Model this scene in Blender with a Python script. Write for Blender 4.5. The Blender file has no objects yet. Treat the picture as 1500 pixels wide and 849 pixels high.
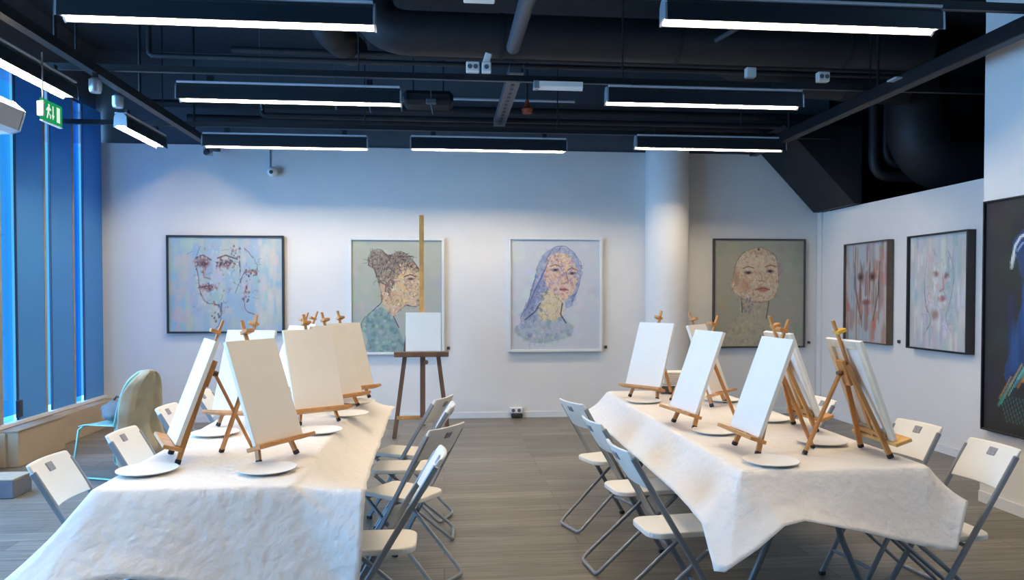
import bpy, math, random
import numpy as np
from mathutils import Vector, Matrix, noise
random.seed(7)
rng = np.random.default_rng(11)
PI = math.pi
SC = bpy.context.scene
COL = SC.collection

# ------------------------------------------------------------------ materials
def lin(c):
    c = [x / 255.0 for x in c]
    return tuple((x / 12.92 if x <= .04045 else ((x + .055) / 1.055) ** 2.4) for x in c)

def mat(name, rgb, rough=.5, metal=0.0, var=.06, scale=8.0, bump=0.0, bscale=40.0, spec=.5, stretch=None):
    """procedural principled material: noise-varied colour and optional noise bump; rgb is sRGB 0-255"""
    m = bpy.data.materials.new(name); m.use_nodes = True
    nt = m.node_tree; N = nt.nodes; L = nt.links
    b = N['Principled BSDF']
    b.inputs['Roughness'].default_value = rough
    b.inputs['Metallic'].default_value = metal
    b.inputs['Specular IOR Level'].default_value = spec
    tc = N.new('ShaderNodeTexCoord'); mp = N.new('ShaderNodeMapping')
    if stretch: mp.inputs['Scale'].default_value = stretch
    L.new(tc.outputs['Object'], mp.inputs['Vector'])
    nz = N.new('ShaderNodeTexNoise'); nz.inputs['Scale'].default_value = scale; nz.inputs['Detail'].default_value = 4
    L.new(mp.outputs['Vector'], nz.inputs['Vector'])
    r = N.new('ShaderNodeValToRGB')
    c = lin(rgb)
    r.color_ramp.elements[0].color = (*[max(0, x * (1 - var)) for x in c], 1); r.color_ramp.elements[0].position = .3
    r.color_ramp.elements[1].color = (*[min(1, x * (1 + var)) for x in c], 1); r.color_ramp.elements[1].position = .7
    L.new(nz.outputs['Fac'], r.inputs['Fac']); L.new(r.outputs['Color'], b.inputs['Base Color'])
    if bump:
        n2 = N.new('ShaderNodeTexNoise'); n2.inputs['Scale'].default_value = bscale; n2.inputs['Detail'].default_value = 6
        L.new(mp.outputs['Vector'], n2.inputs['Vector'])
        bp = N.new('ShaderNodeBump'); bp.inputs['Strength'].default_value = bump; bp.inputs['Distance'].default_value = .01
        L.new(n2.outputs['Fac'], bp.inputs['Height']); L.new(bp.outputs['Normal'], b.inputs['Normal'])
    return m

def emit(name, rgb, strength):
    m = bpy.data.materials.new(name); m.use_nodes = True
    nt = m.node_tree; nt.nodes.clear()
    e = nt.nodes.new('ShaderNodeEmission'); o = nt.nodes.new('ShaderNodeOutputMaterial')
    e.inputs['Color'].default_value = (*rgb, 1); e.inputs['Strength'].default_value = strength
    nt.links.new(e.outputs[0], o.inputs[0]); return m

M = {}
M['wall'] = mat('white_wall_paint', (226, 224, 220), .7, var=.02, scale=3, bump=.05, bscale=120)
M['dark_wall'] = mat('dark_grey_paint', (82, 88, 96), .85, var=.06)
M['black'] = mat('black_ceiling_paint', (30, 33, 38), .6, var=.2, spec=.3)
M['ceil'] = mat('ceiling_slab_paint', (46, 51, 58), .9, var=.15, scale=2)
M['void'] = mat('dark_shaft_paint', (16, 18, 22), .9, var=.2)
M['duct'] = mat('black_duct_paint', (36, 37, 40), .55, var=.15, spec=.35)
M['beam'] = mat('dark_steel_paint', (72, 75, 82), .5, var=.15)
M['track'] = mat('track_black', (20, 22, 26), .45, var=.1)
M['housing'] = mat('fixture_housing', (30, 36, 42), .35, var=.06)
M['lip'] = mat('fixture_lip', (186, 196, 206), .4, metal=.2, var=.04)
M['cap'] = mat('fixture_end_cap', (196, 202, 210), .25, metal=.6, var=.04)
M['reflector'] = mat('white_reflector', (214, 214, 212), .4, var=.01)
M['tube'] = emit('fluorescent_tube', (1.0, .81, .58), 190)
M['whiteplastic'] = mat('white_plastic', (236, 233, 226), .38, var=.02)
M['chairplastic'] = mat('chair_plastic', (238, 234, 224), .42, var=.02, bump=.03, bscale=200)
M['greymetal'] = mat('grey_chair_tube', (140, 145, 150), .38, metal=.35, var=.04)
M['tablemetal'] = mat('grey_table_tube', (120, 128, 134), .4, metal=.4, var=.04)
M['tabletop'] = mat('table_plastic', (225, 223, 216), .5, var=.03)
M['slot'] = mat('grey_slot', (150, 147, 152), .6, var=.12, scale=60)
M['rubber'] = mat('dark_rubber', (46, 42, 40), .7)
M['wood'] = mat('beech_wood', (190, 134, 74), .45, var=.22, scale=14, stretch=(1, 1, .15))
M['woodlight'] = mat('pale_beech_wood', (214, 164, 92), .45, var=.16, scale=14)
M['walnut'] = mat('dark_stained_wood', (104, 74, 54), .45, var=.25, scale=14, stretch=(1, 1, .2))
M['pine'] = mat('stretcher_pine', (222, 206, 176), .6, var=.15, scale=12)
M['yellow'] = mat('yellow_wood', (222, 176, 70), .5, var=.1)
M['canvas'] = mat('primed_canvas', (240, 236, 226), .75, var=.015, bump=.12, bscale=500)
M['plate'] = mat('paper_plate', (240, 236, 228), .6, var=.02)
M['darkgrey'] = mat('dark_grey_plastic', (92, 96, 102), .5, var=.1)
M['sill'] = mat('window_sill', (222, 226, 230), .5, var=.04)
M['bench'] = mat('beige_cladding', (176, 160, 136), .65, var=.08, scale=4, stretch=(1, .25, 1))
M['step'] = mat('dark_grey_step', (112, 116, 128), .7, var=.1)
M['steptop'] = mat('worn_wood_step', (176, 160, 140), .6, var=.2, stretch=(1, 8, 1))
M['mullion'] = mat('dark_mullion', (38, 44, 58), .4, var=.08)
M['pillar'] = mat('grey_pillar', (150, 146, 140), .6, var=.05)
M['taupe'] = mat('taupe_jamb', (160, 146, 128), .6, var=.05)
M['mint'] = mat('mint_plastic', (150, 200, 192), .35, var=.03)
M['minttube'] = mat('mint_tube', (138, 190, 184), .35, metal=.2, var=.03)
M['jacket'] = mat('taupe_fabric', (166, 162, 142), .85, var=.15, scale=6, bump=.3, bscale=30)
M['bag'] = mat('grey_bag_fabric', (104, 104, 108), .8, var=.15, bump=.3, bscale=60)
M['aircurtain'] = mat('pale_grey_casing', (196, 194, 196), .45, var=.03)
M['frame_black'] = mat('black_frame', (26, 24, 28), .4, var=.1)
M['frame_white'] = mat('white_frame', (224, 226, 226), .45, var=.02)
M['frame_dark'] = mat('dark_grey_frame', (62, 62, 64), .45, var=.1)
M['frame_brown'] = mat('brown_frame', (98, 82, 66), .5, var=.15)
M['green'] = emit('exit_green', lin((26, 150, 90)), 1.0)
M['signwhite'] = emit('exit_white', (.75, .9, .8), 1.0)
M['cable'] = mat('grey_cable', (120, 124, 128), .6)
M['orange'] = mat('rust_orange', (150, 74, 48), .6, var=.2)

# paper cloth: crinkled
def paper():
    m = mat('white_paper_cloth', (238, 232, 224), .6, var=.02, scale=2)
    nt = m.node_tree; N = nt.nodes; L = nt.links; b = N['Principled BSDF']
    tc = N.new('ShaderNodeTexCoord')
    v = N.new('ShaderNodeTexVoronoi'); v.feature = 'DISTANCE_TO_EDGE'; v.inputs['Scale'].default_value = 13
    n0 = N.new('ShaderNodeTexNoise'); n0.inputs['Scale'].default_value = 6; n0.inputs['Detail'].default_value = 3
    mx = N.new('ShaderNodeMixRGB'); mx.inputs['Fac'].default_value = .12
    L.new(tc.outputs['Object'], n0.inputs['Vector'])
    L.new(tc.outputs['Object'], mx.inputs['Color1']); L.new(n0.outputs['Color'], mx.inputs['Color2'])
    L.new(mx.outputs['Color'], v.inputs['Vector'])
    n1 = N.new('ShaderNodeTexNoise'); n1.inputs['Scale'].default_value = 22; n1.inputs['Detail'].default_value = 5
    L.new(tc.outputs['Object'], n1.inputs['Vector'])
    add = N.new('ShaderNodeMath'); add.operation = 'MULTIPLY_ADD'; add.inputs[1].default_value = .5
    L.new(v.outputs['Distance'], add.inputs[0]); L.new(n1.outputs['Fac'], add.inputs[2])
    bp = N.new('ShaderNodeBump'); bp.inputs['Strength'].default_value = .5; bp.inputs['Distance'].default_value = .015
    L.new(add.outputs[0], bp.inputs['Height']); L.new(bp.outputs['Normal'], b.inputs['Normal'])
    return m
M['paper'] = paper()

def floor_mat():
    m = bpy.data.materials.new('grey_oak_planks'); m.use_nodes = True
    nt = m.node_tree; N = nt.nodes; L = nt.links; b = N['Principled BSDF']
    tc = N.new('ShaderNodeTexCoord')
    br = N.new('ShaderNodeTexBrick')
    br.inputs['Scale'].default_value = 1; br.inputs['Brick Width'].default_value = 1.3; br.inputs['Row Height'].default_value = .17
    br.inputs['Mortar Size'].default_value = .0025; br.inputs['Bias'].default_value = 0; br.offset = .37
    br.inputs['Color1'].default_value = (*lin((136, 132, 124)), 1); br.inputs['Color2'].default_value = (*lin((111, 108, 101)), 1)
    br.inputs['Mortar'].default_value = (*lin((88, 80, 72)), 1)
    L.new(tc.outputs['Object'], br.inputs['Vector'])
    mp = N.new('ShaderNodeMapping'); mp.inputs['Scale'].default_value = (.9, 16, 1); L.new(tc.outputs['Object'], mp.inputs['Vector'])
    nz = N.new('ShaderNodeTexNoise'); nz.inputs['Scale'].default_value = 2.2; nz.inputs['Detail'].default_value = 7; nz.inputs['Roughness'].default_value = .65
    L.new(mp.outputs['Vector'], nz.inputs['Vector'])
    rp = N.new('ShaderNodeValToRGB')
    rp.color_ramp.elements[0].position = .3; rp.color_ramp.elements[0].color = (.55, .53, .5, 1)
    rp.color_ramp.elements[1].position = .72; rp.color_ramp.elements[1].color = (1.3, 1.28, 1.25, 1)
    L.new(nz.outputs['Fac'], rp.inputs['Fac'])
    mx = N.new('ShaderNodeMixRGB'); mx.blend_type = 'MULTIPLY'; mx.inputs['Fac'].default_value = 1
    L.new(br.outputs['Color'], mx.inputs['Color1']); L.new(rp.outputs['Color'], mx.inputs['Color2'])
    L.new(mx.outputs['Color'], b.inputs['Base Color'])
    b.inputs['Roughness'].default_value = .42
    bp = N.new('ShaderNodeBump'); bp.inputs['Strength'].default_value = .15; bp.inputs['Distance'].default_value = .003
    L.new(nz.outputs['Fac'], bp.inputs['Height']); L.new(bp.outputs['Normal'], b.inputs['Normal'])
    return m
M['floor'] = floor_mat()

def clear_glass(name, tint):
    m = bpy.data.materials.new(name); m.use_nodes = True
    nt = m.node_tree; N = nt.nodes; L = nt.links; N.clear()
    o = N.new('ShaderNodeOutputMaterial'); t = N.new('ShaderNodeBsdfTransparent'); g = N.new('ShaderNodeBsdfGlossy')
    t.inputs['Color'].default_value = (*tint, 1); g.inputs['Roughness'].default_value = .03
    mx = N.new('ShaderNodeMixShader'); lw = N.new('ShaderNodeLayerWeight'); f = N.new('ShaderNodeMath'); f.operation = 'POWER'; f.inputs[1].default_value = 4.5; L.new(lw.outputs['Facing'], f.inputs[0])
    L.new(f.outputs[0], mx.inputs[0]); L.new(t.outputs[0], mx.inputs[1]); L.new(g.outputs[0], mx.inputs[2]); L.new(mx.outputs[0], o.inputs[0])
    return m
M['glass'] = clear_glass('clear_window_glass', (.9, .96, 1.0))
M['glass_blue'] = clear_glass('daylight_tint_glass', (.5, .8, 1.0))  # tint put in to turn daylight in the visible gaps a deeper blue
M['glass_dim'] = clear_glass('dimmed_daylight_glass', (.25, .55, .85))  # darker tint, dims the daylight seen in the farthest gap

def frosted(name, rgb, tr):
    m = bpy.data.materials.new(name); m.use_nodes = True
    nt = m.node_tree; N = nt.nodes; L = nt.links; N.clear()
    o = N.new('ShaderNodeOutputMaterial'); t = N.new('ShaderNodeBsdfTranslucent'); d = N.new('ShaderNodeBsdfPrincipled')
    n = N.new('ShaderNodeTexNoise'); n.inputs['Scale'].default_value = 1.2
    r = N.new('ShaderNodeValToRGB'); c = lin(rgb)
    r.color_ramp.elements[0].color = (*[x * .92 for x in c], 1); r.color_ramp.elements[1].color = (*[min(1, x * 1.08) for x in c], 1)
    tc = N.new('ShaderNodeTexCoord'); L.new(tc.outputs['Object'], n.inputs['Vector']); L.new(n.outputs['Fac'], r.inputs['Fac'])
    L.new(r.outputs['Color'], t.inputs['Color']); L.new(r.outputs['Color'], d.inputs['Base Color']); d.inputs['Roughness'].default_value = .3
    mx = N.new('ShaderNodeMixShader'); mx.inputs[0].default_value = tr
    L.new(d.outputs[0], mx.inputs[1]); L.new(t.outputs[0], mx.inputs[2]); L.new(mx.outputs[0], o.inputs[0])
    return m
M['frosted'] = frosted('blue_frosted_panel', (74, 150, 202), .2)

# ------------------------------------------------------------------ mesh builder
class MB:
    def __init__(s): s.v = []; s.f = []
    def add(s, vs, fs):
        o = len(s.v); s.v += [tuple(x) for x in vs]; s.f += [tuple(i + o for i in q) for q in fs]; return s
    def box(s, c, d, rot=None, bev=0.0):
        hx, hy, hz = d[0] / 2, d[1] / 2, d[2] / 2
        if bev <= 0:
            vs = [Vector((x * hx, y * hy, z * hz)) for z in (-1, 1) for y in (-1, 1) for x in (-1, 1)]
            fs = [(0, 2, 3, 1), (4, 5, 7, 6), (0, 1, 5, 4), (2, 6, 7, 3), (0, 4, 6, 2), (1, 3, 7, 5)]
        else:
            b = min(bev, hx * .9, hy * .9, hz * .9)
            lv = []
            idx = {}
            for sx in (-1, 1):
                for sy in (-1, 1):
                    for sz in (-1, 1):
                        for ax in range(3):
                            p = [sx * (hx - b), sy * (hy - b), sz * (hz - b)]
                            p[ax] = (sx * hx, sy * hy, sz * hz)[ax]
                            idx[(sx, sy, sz, ax)] = len(lv); lv.append(Vector(p))
            vs = lv; fs = []
            for ax in range(3):
                o1, o2 = [a for a in range(3) if a != ax]
                for sg in (-1, 1):
                    q = []
                    for (a, c2) in ((-1, -1), (1, -1), (1, 1), (-1, 1)):
                        k = [0, 0, 0]; k[ax] = sg; k[o1] = a; k[o2] = c2
                        q.append(idx[(*k, ax)])
                    fs.append(tuple(q) if (sg > 0) != (ax == 1) else tuple(reversed(q)))
            for ax in range(3):       # edges parallel to ax
                o1, o2 = [a for a in range(3) if a != ax]
                for a in (-1, 1):
                    for c2 in (-1, 1):
                        def k(sg, face):
                            kk = [0, 0, 0]; kk[ax] = sg; kk[o1] = a; kk[o2] = c2
                            return idx[(*kk, face)]
                        q = (k(-1, o1), k(1, o1), k(1, o2), k(-1, o2))
                        fs.append(q)
            for sx in (-1, 1):
                for sy in (-1, 1):
                    for sz in (-1, 1):
                        fs.append((idx[(sx, sy, sz, 0)], idx[(sx, sy, sz, 1)], idx[(sx, sy, sz, 2)]))
        c = Vector(c)
        if rot is not None: vs = [rot @ p for p in vs]
        return s.add([p + c for p in vs], fs)
    def bar(s, a, b, w, t, up=(0, 0, 1), bev=.002):
        """rectangular bar from a to b; w across, t along the 'up' side"""
        a, b = Vector(a), Vector(b); z = (b - a).normalized(); u = Vector(up)
        x = u.cross(z)
        if x.length < 1e-4: x = Vector((1, 0, 0)).cross(z)
        x.normalize(); y = z.cross(x)
        R = Matrix((x, y, z)).transposed()
        return s.box((a + b) / 2, (w, t, (b - a).length), R, bev)
    def tube(s, pts, r, n=10, closed=False):
        pts = [Vector(p) for p in pts]; m = len(pts); rings = []
        rr = r if isinstance(r, (list, tuple)) else [r] * m
        prev = None
        for i, p in enumerate(pts):
            if closed: t = pts[(i + 1) % m] - pts[i - 1]
            else: t = (pts[min(i + 1, m - 1)] - pts[max(i - 1, 0)])
            t.normalize()
            if prev is None:
                h = Vector((0, 0, 1)) if abs(t.z) < .9 else Vector((1, 0, 0))
                x = h.cross(t).normalized()
            else:
                x = (prev - t * prev.dot(t)).normalized()
            prev = x; y = t.cross(x)
            rings.append([p + (x * math.cos(2 * PI * k / n) + y * math.sin(2 * PI * k / n)) * rr[i] for k in range(n)])
        vs = [q for ring in rings for q in ring]; fs = []
        for i in range(m if closed else m - 1):
            j = (i + 1) % m
            for k in range(n):
                fs.append((i * n + k, i * n + (k + 1) % n, j * n + (k + 1) % n, j * n + k))
        if not closed:
            fs.append(tuple(reversed(range(n)))); fs.append(tuple((m - 1) * n + k for k in range(n)))
        return s.add(vs, fs)
    def lathe(s, prof, n=32, c=(0, 0, 0)):
        vs = [(c[0] + r * math.cos(2 * PI * k / n), c[1] + r * math.sin(2 * PI * k / n), c[2] + z) for r, z in prof for k in range(n)]
        fs = []
        for i in range(len(prof) - 1):
            for k in range(n):
                fs.append((i * n + k, i * n + (k + 1) % n, (i + 1) * n + (k + 1) % n, (i + 1) * n + k))
        return s.add(vs, fs)
    def prism(s, poly, a0, a1, axis='x'):
        """extrude a 2-D polygon along an axis: poly is (y,z) for x, (x,z) for y, (x,y) for z"""
        n = len(poly)
        def P(p, a): return {'x': (a, p[0], p[1]), 'y': (p[0], a, p[1]), 'z': (p[0], p[1], a)}[axis]
        vs = [P(p, a0) for p in poly] + [P(p, a1) for p in poly]
        fs = [tuple(reversed(range(n))), tuple(range(n, 2 * n))] + [(i, (i + 1) % n, n + (i + 1) % n, n + i) for i in range(n)]
        return s.add(vs, fs)
    def build(s, name, m, parent=None, smooth=False, loc=None, rz=0):
        me = bpy.data.meshes.new(name); me.from_pydata(s.v, [], s.f)
        import bmesh
        bm = bmesh.new(); bm.from_mesh(me); bmesh.ops.recalc_face_normals(bm, faces=bm.faces); bm.to_mesh(me); bm.free()
        me.materials.append(m)
        if smooth:
            me.polygons.foreach_set('use_smooth', [True] * len(me.polygons))
            try: me.set_sharp_from_angle(angle=math.radians(40))
            except Exception: pass
        o = bpy.data.objects.new(name, me); COL.objects.link(o)
        if parent: o.parent = parent
        if loc: o.location = loc
        if rz: o.rotation_euler = (0, 0, rz)
        return o

def tag(o, label, cat, group=None):
    o['label'] = label; o['category'] = cat
    if group: o['group'] = group
    return o
def thing(name, label, cat, loc=(0, 0, 0), rz=0, group=None):
    o = bpy.data.objects.new(name, None); COL.objects.link(o)
    o.empty_display_size = .1
    o.location = loc; o.rotation_euler = (0, 0, rz)
    return tag(o, label, cat, group)
def struct(o): o['kind'] = 'structure'; return o
def dup(root, loc, rz, label, group=None):
    def cp(o, par):
        c = o.copy(); COL.objects.link(c)
        if par: c.parent = par; c.matrix_parent_inverse = o.matrix_parent_inverse.copy()
        for ch in list(o.children): cp(ch, c)
        return c
    r = cp(root, None); r.location = loc; r.rotation_euler = (0, 0, rz); r['label'] = label
    if group: r['group'] = group
    return r
R = math.radians

# ------------------------------------------------------------------ setting
YB = 9.0        # back wall
ZT = 3.27       # top of the white part of the walls
ZC = 4.35       # ceiling slab
XL, XR, XN = -3.96, 4.75, 3.92
Y0 = -3.2
struct(MB().box(((7.2 - 4.6) / 2, (Y0 + 9.4) / 2, -.05), (11.8, 9.4 - Y0, .1)).build('floor', M['floor']))
struct(MB().box(((7.2 - 4.6) / 2, (Y0 + 9.4) / 2, ZC + .1), (11.8, 9.4 - Y0, .2)).build('ceiling', M['ceil']))
struct(MB().box(((XL - .12 + 4.9) / 2, YB + .1, ZT / 2), (4.9 - XL + .12, .2, ZT)).build('wall_back', M['wall']))
struct(MB().box((.18, YB + .14, (ZT + ZC) / 2), (9.56, .2, ZC - ZT)).build('wall_back_upper', M['dark_wall']))
struct(MB().box((XR + .07, (5.0 + YB) / 2, 2.54 / 2), (.14, YB - 5.0, 2.54)).build('wall_right', M['wall']))
struct(MB().box(((XN + XR) / 2, (Y0 + 5.05) / 2, ZC / 2), (XR - XN, 5.05 - Y0, ZC)).build('wall_right_near', M['wall']))
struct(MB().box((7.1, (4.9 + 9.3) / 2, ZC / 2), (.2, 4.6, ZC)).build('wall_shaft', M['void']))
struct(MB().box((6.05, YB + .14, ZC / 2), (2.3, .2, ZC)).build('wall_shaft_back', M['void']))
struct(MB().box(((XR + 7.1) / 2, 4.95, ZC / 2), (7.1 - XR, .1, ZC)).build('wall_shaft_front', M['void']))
struct(MB().box((1.2, Y0 - .1, ZC / 2), (11.6, .2, ZC)).build('wall_front', M['wall']))
# narrow vertical reveal where the two walls meet, and the corner strip on the back wall
struct(MB().box((XR - .012, YB - .06, 1.4), (.02, .1, 2.8)).build('trim_1', M['wall']))
# baseboards
struct(MB().box(((XL + XR) / 2, YB - .006, .035), (XR - XL, .012, .07)).build('baseboard_back', M['frame_white']))
struct(MB().box((XR - .006, (5.05 + YB) / 2, .04), (.012, YB - 5.05, .08)).build('baseboard_right', M['frame_white']))
struct(MB().box((XN - .006, (Y0 + 5.05) / 2, .04), (.012, 5.05 - Y0, .08)).build('baseboard_right_near', M['frame_white']))
# round column in front of the back wall
cm = MB(); cm.lathe([(.262, 0), (.262, ZT)], 48, (2.73, 8.86, 0))
struct(cm.build('column', M['wall'], smooth=True))
# sloped dark soffit in the back right corner
sb = MB(); sb.prism([(3.82, 3.42), (4.66, 2.545), (4.74, 2.545), (4.74, 3.42)], 8.02, 8.96, 'y')
struct(sb.build('sloped_soffit', M['black']))

# ---- left window wall
struct(MB().box((XL - .12, (Y0 + YB) / 2, .15), (.34, YB - Y0, .30)).build('wall_left', M['wall']))
struct(MB().box((XL - .2, (Y0 + YB) / 2, (3.62 + ZC) / 2), (.3, YB - Y0, ZC - 3.62)).build('wall_left_upper', M['dark_wall']))
struct(MB().box((XL - .09, (6.9 + YB) / 2, .325), (.26, YB - 6.9, .03)).build('trim_2', M['sill']))
def win(n, y0, y1, glassmat, gx):
    g = MB().box((gx, (y0 + y1) / 2, (.34 + 3.62) / 2), (.012, y1 - y0, 3.28)).build('window_%d' % n, glassmat)
    return struct(g)
mods = [(7.04, 7.26, 7.74, 'glass_blue'), (7.79, 7.865, 8.31, 'glass_blue'), (8.385, 8.55, 9.0, 'glass_dim')]
for i, (a, b, c, gm) in enumerate(mods):
    w = win(i + 1, a - .02, b + .01, M[gm], XL - .05)
    MB().box((XL - .008, b + .012, 1.98), (.018, .014, 3.28)).build('mullion', M['mullion'], w)
    p = MB(); p.prism([(XL - .002, b + .02), (XL - .012, b + .02), (XL - .008, c), (XL + .002, c)], .34, 3.62, 'z')
    p.build('frosted_panel', M['frosted'], w)
    if i < 2: MB().box((XL - .004, c + .02, 1.98), (.016, .035, 3.28)).build('jamb', M['taupe'], w)
# small black catch on the first mullion
MB().box((XL + .02, 7.245, .45), (.03, .07, .16), bev=.004).build('catch', M['mullion'], bpy.data.objects['window_1'])
struct(MB().box((XL - .14, 6.88, 1.9), (.27, .32, 3.8)).build('trim_3', M['pillar']))
# unseen run of daylight windows further forward
struct(MB().box((XL - .12, (Y0 + .86) / 2, 2), (.34, .86 - Y0, 4)).build('wall_left_near', M['wall']))  # unseen, walled up to keep daylight off the cloth fronts
for i in range(3):
    y0 = .86 + i * 1.96
    w = win(4 + i, y0, y0 + 1.9, M['glass'], XL - .10)
    MB().box((XL - .06, y0 + 1.93, 1.98), (.12, .07, 3.3)).build('mullion', M['mullion'], w)

# long beige cladding below the sill, and a deeper unit standing before it
struct(MB().box((-3.885, (6.78 + YB) / 2, .15), (.15, YB - 6.78, .298), bev=.004).build('trim_4', M['bench']))
t = thing('radiator_cover', 'beige radiator cover standing below the window beside the grey pillar', 'radiator cover', (-3.75, 7.2, 0))
MB().box((-.02, 0, .155), (.12, .80, .31), bev=.004).build('cover_panel', M['bench'], t)
MB().box((-.02, 0, .319), (.14, .83, .016), bev=.003).build('cover_top', M['taupe'], t)
t = thing('step', 'low dark grey step with a worn wood top at the foot of the window pillar', 'step', (-3.53, 5.88, 0))
MB().box((0, 0, .065), (.70, .25, .13), bev=.006).build('step_body', M['step'], t)
MB().box((0, 0, .138), (.70, .25, .015), bev=.003).build('step_top', M['steptop'], t)

# ------------------------------------------------------------------ lights of the room
def make_fixture(name, label, Lx, loc, rz, group):
    t = thing(name, label, 'ceiling light', loc, rz, group)
    outer = [(-.05, 0), (.05, 0), (.095, -.03), (.105, -.13), (.097, -.13), (.088, -.034), (.046, -.008), (-.046, -.008), (-.088, -.034), (-.097, -.13), (-.105, -.13), (-.095, -.03)]
    outer = [(a * .56, b) for a, b in outer]
    MB().prism(outer, -Lx / 2, Lx / 2).build('housing', M['housing'], t)
    inner = [(-.087, -.036), (-.045, -.011), (.045, -.011), (.087, -.036), (.0955, -.129), (.0925, -.129), (.083, -.040), (.043, -.015), (-.043, -.015), (-.083, -.040), (-.0925, -.129), (-.0955, -.129)]
    inner = [(a * .56, b) for a, b in inner]
    MB().prism(inner, -Lx / 2 + .004, Lx / 2 - .004).build('reflector', M['reflector'], t)
    MB().tube([(-Lx / 2 + .03, 0, -.090), (Lx / 2 - .03, 0, -.090)], .0125, 12).build('tube', M['tube'], t, True)
    end = [(-.05, .004), (.05, .004), (.098, -.03), (.108, -.133), (.06, -.112), (-.06, -.112), (-.108, -.133), (-.098, -.03)]
    end = [(a * .56, b) for a, b in end]
    for s in (-1, 1):
        MB().prism(end, s * Lx / 2, s * (Lx / 2 + .012)).build('end_cap', M['cap'], t)
    m = MB()
    for s in (-1, 1): m.box((0, s * .040, .004), (Lx, .030, .016), bev=.003)
    m.build('top_lip', M['lip'], t)  # lit top edge put into the pale colour of the lip
    for s in (-1, 1):
        MB().box((s * Lx * .36, 0, .035), (.05, .03, .062)).build('hanger', M['track'], t)
    return t
ZF = 3.185
fx = [
    (1.72, (-1.26, 4.36), 'light hanging nearest the camera on the left'),
    (1.64, (2.07, 4.12), 'light hanging nearest the camera on the right'),
    (1.74, (-1.22, 6.10), 'light of the middle row left of the white track boxes'),
    (1.62, (2.13, 5.90), 'light of the middle row over the right table'),
    (1.68, (-1.65, 8.00), 'light of the far row before the back wall, leftmost of three'),
    (1.66, (.49, 7.95), 'light of the far row before the back wall, middle of three'),
    (1.62, (2.84, 7.68), 'light of the far row before the round column, rightmost of three'),
]
for L_, (x, y), lb in fx:
    make_fixture('linear_light', 'long dark linear ' + lb, L_, (x, y, ZF), 0, 'linear ceiling lights')
for x, y in ((-1.26, 2.45), (2.07, 2.3)):
    make_fixture('linear_light', 'long dark linear light above and behind the camera, out of view', 1.7, (x, y, ZF), 0, 'linear lights behind the camera')
make_fixture('linear_light', 'bright dark-topped linear light beside the green exit sign by the window', 1.70, (-2.93, 5.29, 3.18), PI / 2, 'linear ceiling lights')
make_fixture('linear_light', 'short bright linear light running towards the back wall near the window', .98, (-2.96, 7.62, 3.18), PI / 2, 'linear ceiling lights')

# ------------------------------------------------------------------ ceiling services
def one(name, mb, m, label, cat, group=None, smooth=False):
    return tag(mb.build(name, m, smooth=smooth), label, cat, group)
ZK = 3.27
for y, xa, xb, lb in ((4.26, -3.9, XN, 'black lighting track across the room at the top of the picture'),
                      (6.02, -3.9, 4.7, 'black lighting track across the room carrying the white boxes'),
                      (7.92, -3.9, 4.3, 'black lighting track across the room nearest the back wall')):
    t = thing('lighting_track', lb, 'track', ((xa + xb) / 2, y, ZK), 0, 'cross tracks')
    MB().box((0, 0, 0), (xb - xa, .05, .045)).build('rail', M['track'], t)
    MB().box((0, -.012, -.024), (xb - xa, .014, .006)).build('groove', M['beam'], t)
    for k in range(4):
        x = -(xb - xa) / 2 + (k + .5) * (xb - xa) / 4
        MB().tube([(x, 0, .02), (x, 0, ZC - ZK)], .007, 6).build('rod', M['track'], t)
t = thing('lighting_track', 'black lighting track running away from the camera beside the window', 'track', (-2.62, 6.2, ZK - .063), 0)
MB().box((0, 0, 0), (.07, 5.4, .07)).build('rail', M['track'], t)
for k in range(4): MB().tube([(0, -2.3 + k * 1.4, .03), (0, -2.3 + k * 1.4, 1.12)], .012, 6).build('rod', M['track'], t)
t = thing('lighting_track', 'black box track running away from the camera above the right wall', 'track', (3.62, 5.9, ZK - .083), 0)
MB().box((0, 0, 0), (.09, 5.0, .11), bev=.006).build('rail', M['track'], t)
for k in range(3): MB().tube([(0, -1.6 + k * 1.6, .05), (0, -1.6 + k * 1.6, 1.12)], .012, 6).build('rod', M['track'], t)
for k, (y, dx) in enumerate(((4.95, .073), (5.55, -.073), (6.5, .073))):
    one('track_clip', MB().box((3.62 + dx, y, ZK - .06), (.06, .12, .014), bev=.003), M['lip'],
        ('pale metal clip on the right track nearest the camera', 'pale metal clip in the middle of the right track', 'pale metal clip on the right track nearest the back wall')[k], 'clip', 'track clips')

def bend(a, b, c, r, n=8):
    a, b, c = Vector(a), Vector(b), Vector(c); u = (a - b).normalized() * r; v = (c - b).normalized() * r
    P0, P1 = b + u, b + v
    return [tuple(P0 * (1 - t) ** 2 + b * 2 * t * (1 - t) + P1 * t * t) for t in [i / n for i in range(n + 1)]]
def duct(label, pts, r, m='duct', bands=True, group='black ducts', name='ventilation_duct'):
    t = thing(name, label, 'duct', pts[0], 0, group)
    o = Vector(pts[0]); q = [Vector(p) - o for p in pts]
    MB().tube(q, r, 28).build('duct_body', M[m], t, True)
    if bands:
        d = (q[-1] - q[0])
        for a, b in ((q[0], q[1]), (q[-2], q[-1])):
            L = (b - a).length; k = max(1, int(L / 1.2))
            for i in range(k):
                p = a.lerp(b, (i + .5) / k); e = (b - a).normalized() * .02
                MB().tube([p - e, p + e], r * 1.03, 28).build('seam_ring', M['black'], t, True)
    return t
zd = 3.95
duct('wide black ventilation duct with an elbow above the middle row of lights', [(-.62, 6.45, 4.32)] + bend((-.62, 6.45, 4.32), (-.62, 6.45, 3.76), (1.0, 6.45, 3.76), .34) + [(4.4, 6.45, 3.76)], .185)
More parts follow.
